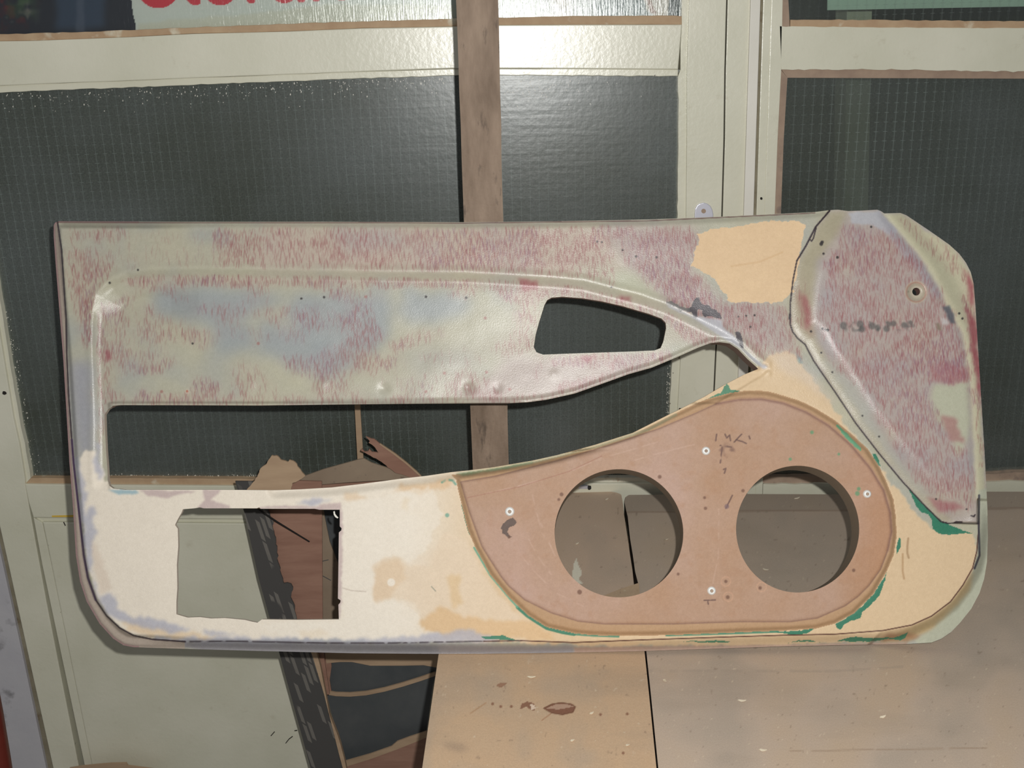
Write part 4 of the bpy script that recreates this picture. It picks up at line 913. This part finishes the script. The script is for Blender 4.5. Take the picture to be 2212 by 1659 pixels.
D([(840, 745), (900, 715), (960, 700), (960, 725), (900, 745), (850, 760)], .8, 6); D([(1120, 660), (1160, 660), (1150, 760), (1100, 770), (1030, 740), (1110, 720)], .7)
D([(500, 790), (560, 780), (600, 860), (500, 862)], .6); D([(670, 780), (740, 800), (800, 862), (680, 866)], .7); D([(240, 850), (1100, 858), (1200, 850), (1200, 862), (1050, 870), (240, 874)], .75, 5)
D([(1180, 770), (1440, 762), (1450, 770), (1390, 795), (1180, 790)], 1.0, 4); D([(1200, 830), (1420, 780), (1560, 742), (1470, 768), (1250, 846), (1180, 862)], .8, 5)
D([(900, 770), (1010, 750), (1060, 780), (920, 800)], .35); D([(850, 810), (1000, 800), (1010, 860), (850, 860)], .35)
D([(1815, 490), (1930, 500), (2010, 590), (2060, 690), (2092, 780), (2098, 860), (2030, 820), (1900, 810), (1840, 830), (1780, 760), (1760, 690), (1790, 560)], 1.15, 8)
D([(1830, 800), (2020, 800), (2030, 930), (2100, 990), (2106, 1100), (2050, 1110), (1990, 1040), (1900, 920)], .95, 8); D([(1940, 462), (2060, 540), (2100, 600), (2110, 740), (2125, 1000), (2112, 1000), (2098, 760), (2070, 600), (1960, 500)], .9, 3)
D([(1712, 600), (1735, 600), (1750, 700), (1745, 735), (1712, 700)], .5)
dens = np.maximum(dens, c.mask(RECESS) * (Y < 875) * (X < 1170) * np.clip(c.noise(70, 2, 53, (1.6, 0.8)) * 1.2 - 0.08, 0, 0.75))
dens = np.where(podm > 0.5, dens * 0.86, dens)
nr = c.noise(40, 3, 51); dens = dens * np.clip(0.85 + nr * 0.35, 0.2, 1.3)
dens = dens * (1 - c.mask([(2020, 830), (2092, 826), (2096, 930), (2070, 970), (2050, 940), (2010, 860)], 4, 4)) * (1 - c.mask(F1, 1, 3)) * (1 - low * 0.97)
dr = c.dist(RECESS[:23], 14); dens = dens * np.clip((dr - 3) / 7, 0.0, 1)
do = c.dist(OUTER, 14, True); dens = np.where(X < 1900, dens * np.clip((do - 6) / 10, 0, 1), dens)
c.put(c.blur(np.clip(dens, 0, 1), 6), (172, 122, 124), 0.16)
c.hatch(dens, 4.2, 11, (142, 82, 84), 61, 12, 26, 0.56)
c.hatch(dens * np.clip(0.35 + c.noise(110, 2, 71), 0, 1), 5.2, 13, (124, 80, 104), 62, 10, 22, 0.45)
# solid red rubs
RR = (150, 66, 78)
for p, op in (([(222, 750), (240, 755), (243, 780), (232, 785)], .5), ([(1120, 600), (1160, 606), (1165, 628), (1125, 625)], .5), ([(1340, 640), (1362, 646), (1360, 655), (1340, 650)], .5), ([(1250, 770), (1290, 768), (1275, 785)], .55),
              ([(2080, 580), (2104, 610), (2108, 680), (2095, 640)], .7), ([(2085, 660), (2110, 700), (2122, 880), (2112, 840), (2098, 740)], .7), ([(2030, 900), (2060, 900), (2080, 960), (2050, 950)], .4), ([(2000, 1075), (2060, 1085), (2090, 1100), (2030, 1105)], .4), ([(2005, 790), (2090, 790), (2092, 830), (2010, 825)], .25), ([(1732, 640), (1742, 640), (1750, 700), (1742, 712)], .4)):
    c.poly(p, RR, 4, 4, op)
c.poly(F1, (218, 188, 150), 0, 3, 1, 0.15)
n = c.noise(50, 3, 81); c.put(c.mask(F1, 0, 3) * np.clip(n, 0, 1), (226, 196, 156), 0.5)
c.line([(1580, 575), (1640, 566), (1690, 545)], (200, 164, 120), 2, 0.4, 2)
# grey-white highlight painted along the ridge and dark smudges
z3 = lambda pts: zc(1250, 450, 3.687, pts)
c.poly(z3([(690, 750), (900, 860), (1000, 870), (1140, 890), (1160, 960), (1240, 1020), (1300, 1110), (1420, 1200), (1510, 1265), (1480, 1285), (1400, 1220), (1290, 1120), (1100, 1000), (940, 890), (720, 790)]), (184, 184, 190), 1.5, 1, 0.9)
DK = (80, 77, 82)
c.poly(z3([(890, 790), (920, 720), (950, 715), (980, 765), (1040, 785), (1100, 820), (1140, 870), (1135, 885), (1060, 865), (1000, 860), (980, 810), (955, 810), (945, 880), (915, 870), (895, 835), (850, 815)]), DK, 1.0, 2, 0.9)
c.poly(z3([(690, 740), (740, 738), (800, 770), (850, 790), (885, 800), (880, 830), (820, 815), (770, 785), (700, 755)]), (110, 108, 106), 1.0, 2, 0.85)
c.poly(z3([(1245, 985), (1290, 990), (1305, 1060), (1315, 1110), (1290, 1105), (1255, 1050)]), DK, 1, 1.5, 0.85)
for x, y, r_ in ((1822, 703, 8), (1858, 700, 8), (1862, 711, 7), (1884, 704, 8), (1896, 708, 6), (1915, 710, 7), (1920, 700, 5), (1930, 699, 6), (1953, 702, 6), (1967, 697, 4)): c.dot(x, y, r_ * 0.7, (84, 84, 82), 0.62, 4)
c.put(c.mask([(1815, 696), (1975, 692), (1975, 710), (1860, 718), (1812, 710)], 3, 4) * np.clip(c.noise(9, 2, 92), 0, 1), (84, 84, 82), 0.7)
c.poly([(2036, 664), (2052, 660), (2064, 698), (2052, 700), (2044, 684)], (84, 90, 98), 2, 2, 0.8); c.poly([(2020, 698), (2030, 700), (2036, 716), (2026, 714)], (120, 110, 90), 2, 2, 0.7)
c.poly([(2032, 684), (2046, 692), (2050, 702), (2036, 702)], (196, 196, 194), 2, 1, 0.7)
for x, y, r_ in ((1774, 527, 3.5), (1776, 523, 3), (1809, 556, 2.5), (1779, 548, 2), (1777, 710, 2.2), (1788, 713, 2.5), (1783, 712, 1.5), (1752, 716, 2), (1774, 762, 1.6), (1798, 804, 1.6), (1863, 898, 1.6), (1899, 943, 1.6), (1882, 490, 2), (2022, 1078, 1.6), (2072, 677, 2), (2079, 688, 2), (1962, 630, 1.6),
                 (298, 583, 1.8), (237, 611, 2.0), (416, 742, 1.8), (651, 645, 2.0), (700, 642, 2.2), (920, 641, 2.2), (1007, 643, 2), (1321, 620, 1.4), (1630, 681, 1.8), (1612, 682, 1.5), (1595, 684, 1.2), (1621, 706, 1.8), (1374, 554, 2), (1418, 556, 2), (1345, 540, 1.5), (1290, 522, 1.5), (1300, 523, 1.5), (2088, 1100, 1.5)):
    c.dot(x, y, r_, (52, 48, 48), 0.85, 1.2)
for x, y in ((349, 846), (405, 847), (920, 846), (1101, 841), (1051, 804), (558, 742), (960, 806), (1048, 687), (790, 641)): c.dot(x, y, 2.4, (160, 110, 104), 0.7, 2)
c.dot(405, 846, 4, (214, 206, 186), 0.5, 2); c.dot(404, 845, 2, (176, 112, 92), 0.9, 1.2)
# green filler bits
G = (54, 122, 96)
gp_ = [([(1985, 1100), (1991, 1106), (2005, 1112), (2013, 1123), (2014, 1142), (2028, 1152), (2049, 1155), (2074, 1153), (2101, 1153), (2080, 1145), (2053, 1134), (2037, 1127), (2020, 1112), (1999, 1096), (1972, 1066), (1962, 1056), (1975, 1082)], 1),
       ([(1885, 980), (1893, 981), (1900, 994), (1902, 1008), (1893, 1000)], 1), ([(1942, 1162), (1946, 1165), (1946, 1180), (1938, 1197), (1935, 1185)], 1),
       ([(1804, 1348), (1829, 1335), (1862, 1312), (1887, 1283), (1916, 1237), (1908, 1266), (1900, 1285), (1879, 1310), (1862, 1322), (1858, 1335), (1833, 1343), (1823, 1349), (1816, 1360), (1808, 1356)], 1),
       ([(1670, 1366), (1762, 1359), (1745, 1368), (1718, 1372), (1700, 1370)], 1), ([(1805, 1384), (1850, 1375), (1885, 1378), (1930, 1378), (1962, 1366), (1957, 1376), (1945, 1384), (1925, 1380), (1890, 1386), (1830, 1386)], .9), ([(1702, 1389), (1742, 1381), (1772, 1388), (1740, 1386)], .8),
       ([(1040, 1374), (1085, 1372), (1120, 1385), (1080, 1382), (1050, 1380)], .9), ([(1521, 866), (1556, 848), (1570, 828), (1580, 842), (1606, 844), (1575, 850), (1540, 862)], .8), ([(1470, 1386), (1560, 1383), (1582, 1388), (1520, 1388)], .8)]
for p, op in gp_: c.poly(p, G, 0.8, 1.2, op)
c.line([(1118, 1312), (1140, 1331), (1160, 1344), (1181, 1357), (1215, 1366), (1240, 1370)], G, 6, 0.95, 1.5)
c.line([(1024, 1183), (1059, 1243), (1100, 1292), (1118, 1312)], (96, 158, 130), 2.5, 0.9, 1.5); c.line([(1240, 1370), (1278, 1373), (1336, 1375)], G, 3, 0.8, 1.5)
c.line([(1440, 1372), (1540, 1369), (1600, 1367), (1680, 1364)], G, 4, 0.85, 1.5)
c.poly([(996, 1090), (1003, 1088), (1012, 1130), (1020, 1165), (1012, 1152), (1003, 1120)], G, 0.8, 0.8)
c.dot(966, 1113, 3.5, (110, 160, 140), 0.8, 2); c.line([(955, 1042), (965, 1036), (978, 1038), (984, 1046)], (90, 150, 130), 3, 0.7, 2, 0.2)
c.poly([(985, 1030), (1000, 1045), (1004, 1085), (995, 1070)], (226, 198, 150), 2, 1)
c.line([(1962, 1163), (1960, 1180), (1960, 1195), (1963, 1205)], (150, 118, 84), 2.4, 0.6, 2) ; c.line([(1950, 1197), (1950, 1235), (1953, 1250)], (168, 132, 92), 2.2, 0.6, 2)
c.line([(932, 1267), (941, 1277)], (110, 120, 104), 1, 0.7, 1)
c.line([(740, 1270), (760, 1276), (790, 1278)], (190, 176, 162), 1.4, 0.7, 1)
# black pen lines
INK = (46, 36, 42)
c.line(PENL, INK, 2.2, 0.9, 1.2); c.line(PENL[6:12], (70, 50, 84), 3.5, 0.7, 1.5); c.line(PENB[:6], INK, 2.0, 0.6, 1.2, 0.35); c.line(PENB[4:], (84, 52, 44), 1.6, 0.9, 1.0)
c.line([(126, 480), (400, 481), (800, 481), (1000, 482), (1400, 477), (1680, 464), (1760, 460)], (100, 72, 70), 1.2, 0.8, 1.0)
c.line([(1792, 455), (1762, 490), (1741, 531), (1721, 564)], INK, 2.8, 0.95, 1.1); c.line([(1763, 492), (1757, 515), (1753, 521), (1751, 518)], INK, 2, 0.9, 1); c.line(POD[4:20], INK, 2.2, 0.95, 1.1)
c.line([(2001, 1096), (2033, 1127), (2046, 1130), (2113, 1131)], INK, 1.8, 0.95, 1.1); c.line([(2115, 1070), (2114, 1131), (2116, 1200), (2105, 1228)], (58, 56, 66), 3, 0.85, 1.5); c.line([(1707, 670), (1706, 690)], INK, 4, 0.8, 1.5, 0.3)
c.line([(2060, 1130), (2066, 1127), (2078, 1128)], INK, 2.5, 0.9, 1); c.line([(2098, 1114), (2104, 1116), (2106, 1112)], INK, 2.2, 0.9, 1)
# -- speaker board (hardboard ring) colours
bd = c.mask(BOARD); c.put(bd, (182, 148, 114), 1, 0.3)
n = c.noise(120, 4, 101); inn = c.mask(INNER)
c.put(inn, (180, 148, 126)); c.put(inn * np.clip(n, 0, 1), (188, 158, 144), 0.7); c.put(inn * np.clip(-n, 0, 1), (176, 140, 112), 0.7)
c.put(inn * np.clip(c.noise(18, 4, 103) - 0.25, 0, 1), (172, 132, 104), 0.4)
c.put(inn * np.clip((1250 - X) / 300, 0, 1) * np.clip(c.noise(60, 3, 104, (1, 2)) + 0.3, 0, 1), (194, 160, 146), 0.6)
c.put(inn * np.clip((X - 1800) / 100, 0, 1), (184, 134, 98), 0.45)
for pts in ([(1150, 1070), (1158, 1100), (1170, 1150), (1190, 1180)], [(1168, 1130), (1185, 1168), (1198, 1200)], [(1118, 1190), (1150, 1230), (1200, 1280), (1260, 1310)], [(1130, 1140), (1160, 1200), (1190, 1240)], [(1080, 1060), (1200, 1030), (1300, 990), (1420, 955)], [(1010, 1075), (1120, 1050), (1240, 1015)], [(1553, 1100), (1552, 1200), (1540, 1260)], [(1350, 1000), (1420, 980), (1500, 960)]):
    c.line(pts, (210, 180, 164), 1.0, 0.30, 1.6, 0.4)
c.line([(1010, 1075), (1120, 1052), (1230, 1018), (1300, 985)], (150, 100, 84), 1, 0.4, 1)
c.line(INNER + INNER[:1], (134, 104, 94), 1.2, 0.6, 1.6)
c.line(INNER[6:18], (150, 112, 104), 5, 0.3, 3)
c.line([(1060, 1016), (1150, 999), (1285, 966), (1400, 928), (1460, 896)], (150, 152, 124), 3, 0.6, 3)
c.poly([(980, 1022), (1068, 1012), (1150, 997), (1150, 1001), (1068, 1017), (1000, 1027)], (112, 136, 104), 1.5, 1, 0.7)
c.poly([(1804, 918), (1815, 922), (1862, 968), (1860, 975), (1850, 968), (1825, 945)], (96, 164, 128), 1.2, 1.5, 0.85)
for x, y, r_ in ((1754, 934, 3), (1707, 992, 2.5), (1812, 981, 2), (1852, 1066, 4), (1855, 1056, 3)): c.dot(x, y, r_, (92, 150, 110), 0.7, 2)
c.poly([(1088, 1128), (1100, 1122), (1108, 1118), (1116, 1130), (1108, 1136), (1100, 1140), (1096, 1152), (1104, 1160), (1098, 1164), (1086, 1154), (1082, 1142)], (98, 84, 78), 1.2, 2.5, 0.9)
for x, y, r_ in ((1213, 1068, 3), (1207, 1079, 2), (1524, 1098, 2.5), (1425, 1030, 3), (1605, 1060, 2.5), (1642, 1270, 2.5), (1568, 1256, 2.5), (1572, 1290, 3), (1844, 1232, 2.5), (1465, 1240, 2), (1252, 1279, 4), (1522, 1075, 2), (1100, 1160, 2)): c.dot(x, y, r_, (112, 82, 68), 0.75, 2.2)
for cx_, cy_ in ((1568, 1256), (1573, 1289), (1645, 1268)):
    d = np.hypot(X - cx_, Y - cy_); c.put(np.clip(1 - np.abs(d - 10) / 2.0, 0, 1), (206, 162, 134), 0.6)
for pts in ([(1548, 938), (1546, 952)], [(1566, 938), (1570, 946), (1576, 940), (1578, 952)], [(1586, 955), (1598, 942), (1602, 938)], [(1590, 950), (1604, 954), (1612, 958)], [(1618, 942), (1620, 948)], [(1556, 962), (1580, 966)], [(1563, 1014), (1568, 1012), (1565, 1022)], [(1521, 1297), (1545, 1296)], [(1529, 1300), (1530, 1305)], [(1560, 965), (1556, 1000)], [(1572, 1090), (1582, 1070)], [(1568, 1098), (1572, 1092)]):
    c.line(pts, (104, 80, 74), 2.0, 0.8, 1.2, 0.1)
c.dot(1570, 1094, 4, (122, 100, 104), 0.7, 2); c.put(c.mask([(1545, 960), (1600, 960), (1580, 1000), (1550, 990)], 6, 6) * np.clip(c.noise(12, 2, 120), 0, 1), (120, 92, 82), 0.7)
# countersunk ring on pod
d = np.hypot(X - 1979, Y - 631); c.put(np.clip((26 - d) / 3, 0, 1), (182, 174, 152), 0.8); c.put(np.clip(1 - np.abs(d - 21) / 3, 0, 1), (168, 118, 106), 0.7)
# fibre-glass grain
c.rgb += c.noise(5, 2, 130)[..., None] * 2.5

# -- relief in metres along the panel normal
h = np.zeros_like(X)
recm = c.mask(RECESS)
dR = c.dist(RECESS[:23], 120)
sgn = np.where(recm > 0.5, dR, -dR)
cw = 18.0
fadeR = np.clip((1665 - X) / 260, 0.0, 1)
def sstep(t): t = np.clip(t, 0, 1); return t * t * (3 - 2 * t)
openm = np.clip((1062 - Y) / 20, 0, 1) * ((X < 1665) & (Y < 1062))
rec = sstep((sgn + 6) / (cw + 6)) * openm
rec = np.where((Y > 870) & (X > 236), 0, rec)
xb = np.interp(Y, [586, 592, 612, 638, 673, 741, 900], [322, 276, 236, 211, 204, 202, 206])
wc = np.exp(-((Y - 655) / 48) ** 2) * np.clip((430 - X) / 60, 0, 1) * recm
rec = rec * (1 - wc) + np.clip(sgn / 56, 0, 1) * wc
h -= (0.0055 + 0.0065 * wc) * rec * (0.35 + 0.65 * fadeR) * (X < 1668)
# rolled upper lip of the recess near the right end
h += 0.0010 * np.exp(-((sgn + 9) / 7) ** 2) * openm * (X < 1665)
# slight dish in the armrest face so it catches the flash
h -= 0.004 * recm * np.exp(-(((X - 700) / 420) ** 2 + ((Y - 730) / 80) ** 2)) * (Y < 875)
# outer edge roll-off
dO = c.dist(OUTER, 60, True)
pen_w = np.interp(Y, [480, 700, 1000, 1200, 1300, 1380], [9, 13, 14, 18, 22, 26])
leftz = np.clip((420 - X) / 110, 0, 1)
h -= leftz * (0.008 * (1 - sstep((dO - pen_w * 0.75) / 9)) + 0.003 * (1 - sstep(dO / 6)))
botz = np.clip((X - 300) / 120, 0, 1) * np.clip((2000 - X) / 120, 0, 1) * (Y > 1330)
h -= botz * 0.014 * (1 - sstep(dO / 26)) ** 1.0
topz = (Y < 520) & (X < 1790); h -= topz * np.clip((X - 128) / 10, 0, 1) * 0.005 * (1 - sstep(dO / 14))
# corner flange bottom right
dB = c.dist(PENB[8:], 60); outB = (c.mask([(2115, 1060), (2115, 1131), (2110, 1191), (2101, 1227), (2080, 1264), (2053, 1300), (2012, 1331), (1970, 1350), (1908, 1362), (1850, 1420), (2200, 1420), (2200, 1060)]) > 0.5)
h -= np.where(outB, 0.016 * sstep(dB / 24) * sstep((Y - 1062) / 110), 0)
# pod: bulges out, sloping band on its left, lower rim right of the crease
dP = c.dist(POD[:20], 90)
podi = podm > 0.5
h += np.where(podi, 0.011 * sstep(dP / 62), 0)
dC = c.dist(CREASE, 90); right = c.mask([(1905, 440)] + CREASE + [(2200, 1078), (2200, 440)]) > 0.5
h -= np.where(podi & right, 0.010 * sstep(dC / 46), 0); h -= np.where(podi, 0.0016 * np.exp(-(dC / 8) ** 2), 0)
dh = np.hypot(X - 1979, Y - 631); h -= np.where(dh < 24, 0.004 * (1 - sstep((dh - 12) / 10)), 0)
# board: raised flat, rounded lip
dI = c.dist(INNER, 60, True); inni = inn > 0.5
bdi = bd > 0.5; dBo = c.dist(BOARD, 40, True)
h += np.where(bdi, 0.006 * sstep(dBo / 10), 0)
h -= np.where(bdi & ~inni, 0.001, 0) 
h -= 0.0015 * np.exp(-(dI / 2.2) ** 2) * bdi
# rounded upper edge of the lower section along the opening
lowopen = OPEN[25:44]; dLo = c.dist(lowopen, 40)
h -= np.where((Y > 790) & ~recm.astype(bool) | (Y > 1000), 0.008 * (1 - sstep(dLo / 22)), 0)
# armrest lower lip
dUo = c.dist(OPEN[3:25], 30); h += np.where(Y < 876, 0.003 * np.exp(-((dUo - 4) / 4) ** 2), 0)
# small dents
for x, y, r_, a_ in ((829, 840, 11, -.0022), (1011, 838, 11, -.0024), (1075, 838, 9, -.0012), (695, 830, 12, .0012), (540, 832, 12, .001), (1197, 808, 9, .0007)):
    h += a_ * np.exp(-((X - x) ** 2 + (Y - y) ** 2) / r_ ** 2)
h += c.noise(160, 2, 140) * 0.0009 + c.noise(45, 2, 141) * 0.00022
h = c.blur(h, 2.2)

outm = c.mask(OUTER)
hole = np.zeros_like(X)
RECTj = []
for i, p in enumerate(RECT): RECTj.append(p)
cxx = cellc(c.X); cyy = cellc(c.Y)
class _C: pass
def cell_mask(poly):
    """even-odd test at the cell centres"""
    P = np.array(poly, float); ins = np.zeros(cxx.shape, bool); n = len(P)
    j = (cyy[:, 0] > P[:, 1].min() - 2) & (cyy[:, 0] < P[:, 1].max() + 2); i = (cxx[0] > P[:, 0].min() - 2) & (cxx[0] < P[:, 0].max() + 2)
    sub = np.ix_(j, i); x = cxx[sub]; y = cyy[sub]; s = np.zeros(x.shape, bool)
    for k in range(n):
        xa_, ya_ = P[k]; xb_, yb_ = P[(k + 1) % n]
        if ya_ == yb_: continue
        s ^= ((ya_ > y) != (yb_ > y)) & (x < (xb_ - xa_) * (y - ya_) / (yb_ - ya_) + xa_)
    ins[sub] = s; return ins
lab = cell_mask(OUTER).astype(int)
lab[(lab > 0) & cell_mask(POD)] = 2
lab[(lab > 0) & cell_mask(BOARD)] = 3
for hl in (OPEN, SLOT, RECT, HOLE1, HOLE2, HOLE3): lab[cell_mask(hl)] = 0
panel = empty('car_door_panel', tuple((B0 + B1) / 2)); tag(panel, 'moulded car door panel with filler and red hatching, propped upright on the workbench', 'car door panel')
M_shell = painted('sanded_resin_shell', 0.34, 0.5, 650, 0.40, 0.05)
M_hard = painted('brown_hardboard', 0.55, 0.3, 500, 0.3, 0.07)
def rim_shell(x, y):
    th = np.full(len(x), 0.013); col = np.tile(np.array((122, 92, 84.0)), (len(x), 1))
    r_ = (x > 360) & (x < 750) & (y > 1085) & (y < 1350); col[r_] = (206, 192, 176); th[r_] = 0.005
    o_ = (y < 880) & (y > 600) & (x > 180) & (x < 1650); col[o_] = (150, 124, 110); th[o_] = 0.009
    l_ = (x > 220) & (x < 950) & (y > 880) & (y < 1065); col[l_] = (190, 176, 160); th[l_] = 0.006
    tri = (x > 1540) & (x < 1645) & (y > 735) & (y < 800); th[tri] = 0.03
    return th, col
def rim_board(x, y):
    th = np.full(len(x), 0.034); col = np.tile(np.array((140, 124, 106.0)), (len(x), 1))
    e = (np.hypot(x - 1337, y - 1152) > 150) & (np.hypot(x - 1723, y - 1143) > 150); th[e] = 0.012; col[e] = (170, 140, 110)
    return th, col
def bore_dir(x, y):
    # the speaker holes are bored slanting downwards through the built-up board
    d = np.tile(-NP, (len(x), 1)); e = (np.hypot(x - 1337, y - 1152) < 150) | (np.hypot(x - 1723, y - 1143) < 150)
    b_ = fw * math.cos(math.radians(32)) + np.array([0, 0, -1.0]) * math.sin(math.radians(32)); d[e] = b_ / np.linalg.norm(b_)
    return d
objs = region_meshes(c, lab, [OUTER, OPEN, SLOT, RECT, HOLE1, HOLE2, HOLE3, POD[:22], BOARD], lambda x, y, hh: on_plane(x, y, P0, NP, hh), h,
              {1: ('panel_shell', M_shell, panel, rim_shell), 2: ('side_pod', M_shell, panel, rim_shell), 3: ('speaker_board', M_hard, panel, rim_board, bore_dir)}, -NP, 0.7532)
objs[2]['label'] = 'red-hatched raised pod at the right end'
objs[3]['label'] = 'brown hardboard with two large speaker holes'
# screws with pale washers
vx = ux; vy = np.cross(NP, ux)
for (px, py, R) in ((1101, 1105, 10), (1525, 974, 9), (1873, 1067, 8.5), (1537, 1276, 9)):
    o3 = on_plane(np.array([px]), np.array([py]), P0, NP, 0.0062)[0]; Rm = R * 1.29 / F
    bm = bmesh.new()
    prof = [(0.0, 0.0022), (0.16, 0.0022), (0.18, 0.0012), (0.34, 0.0012), (0.40, 0.0026), (0.55, 0.0028), (0.85, 0.0020), (1.0, 0.0006), (1.0, -0.001)]
    rings = []
    for rr_, zz_ in prof:
        rings.append([bm.verts.new(o3 + vx * (Rm * rr_ * math.cos(a)) + vy * (Rm * rr_ * math.sin(a)) + NP * zz_) for a in np.linspace(0, 2 * math.pi, 24, endpoint=False)] if rr_ > 0 else [bm.verts.new(o3 + NP * zz_)])
    for a_, b_ in zip(rings[:-1], rings[1:]):
        for i in range(24):
            if len(a_) == 1: bm.faces.new((a_[0], b_[i], b_[(i + 1) % 24]))
            else: bm.faces.new((a_[i], b_[i], b_[(i + 1) % 24], a_[(i + 1) % 24]))
    so = from_bm('screw', bm, M_washer, panel, True); 
    bm = bmesh.new(); q = [o3 + vx * (Rm * 0.36 * math.cos(a)) + vy * (Rm * 0.36 * math.sin(a)) + NP * 0.0030 for a in np.linspace(0, 2 * math.pi, 12, endpoint=False)]
    prism(bm, q, tuple(-NP * 0.0008))
    so2 = from_bm('screw_recess', bm, M_putty_b, panel); so2.parent = so
cr_ = [(723, 1104), (724, 1110), (727, 1114), (731, 1118), (729, 1120), (724, 1117), (721, 1112), (720, 1105)]
w3 = on_plane(np.array([p[0] for p in cr_], float), np.array([p[1] for p in cr_], float), P0, NP, -0.004)
bm = bmesh.new(); prism(bm, list(w3), tuple(-NP * 0.0008)); from_bm('filler_curl', bm, M_strip, panel)

tp = on_plane(np.array([1040.0]), np.array([480.0]), P0, NP, -0.018)[0]; print('panel top back', tp, 'batten', PY)
print('panel verts', sum(len(o.data.vertices) for o in objs.values()))
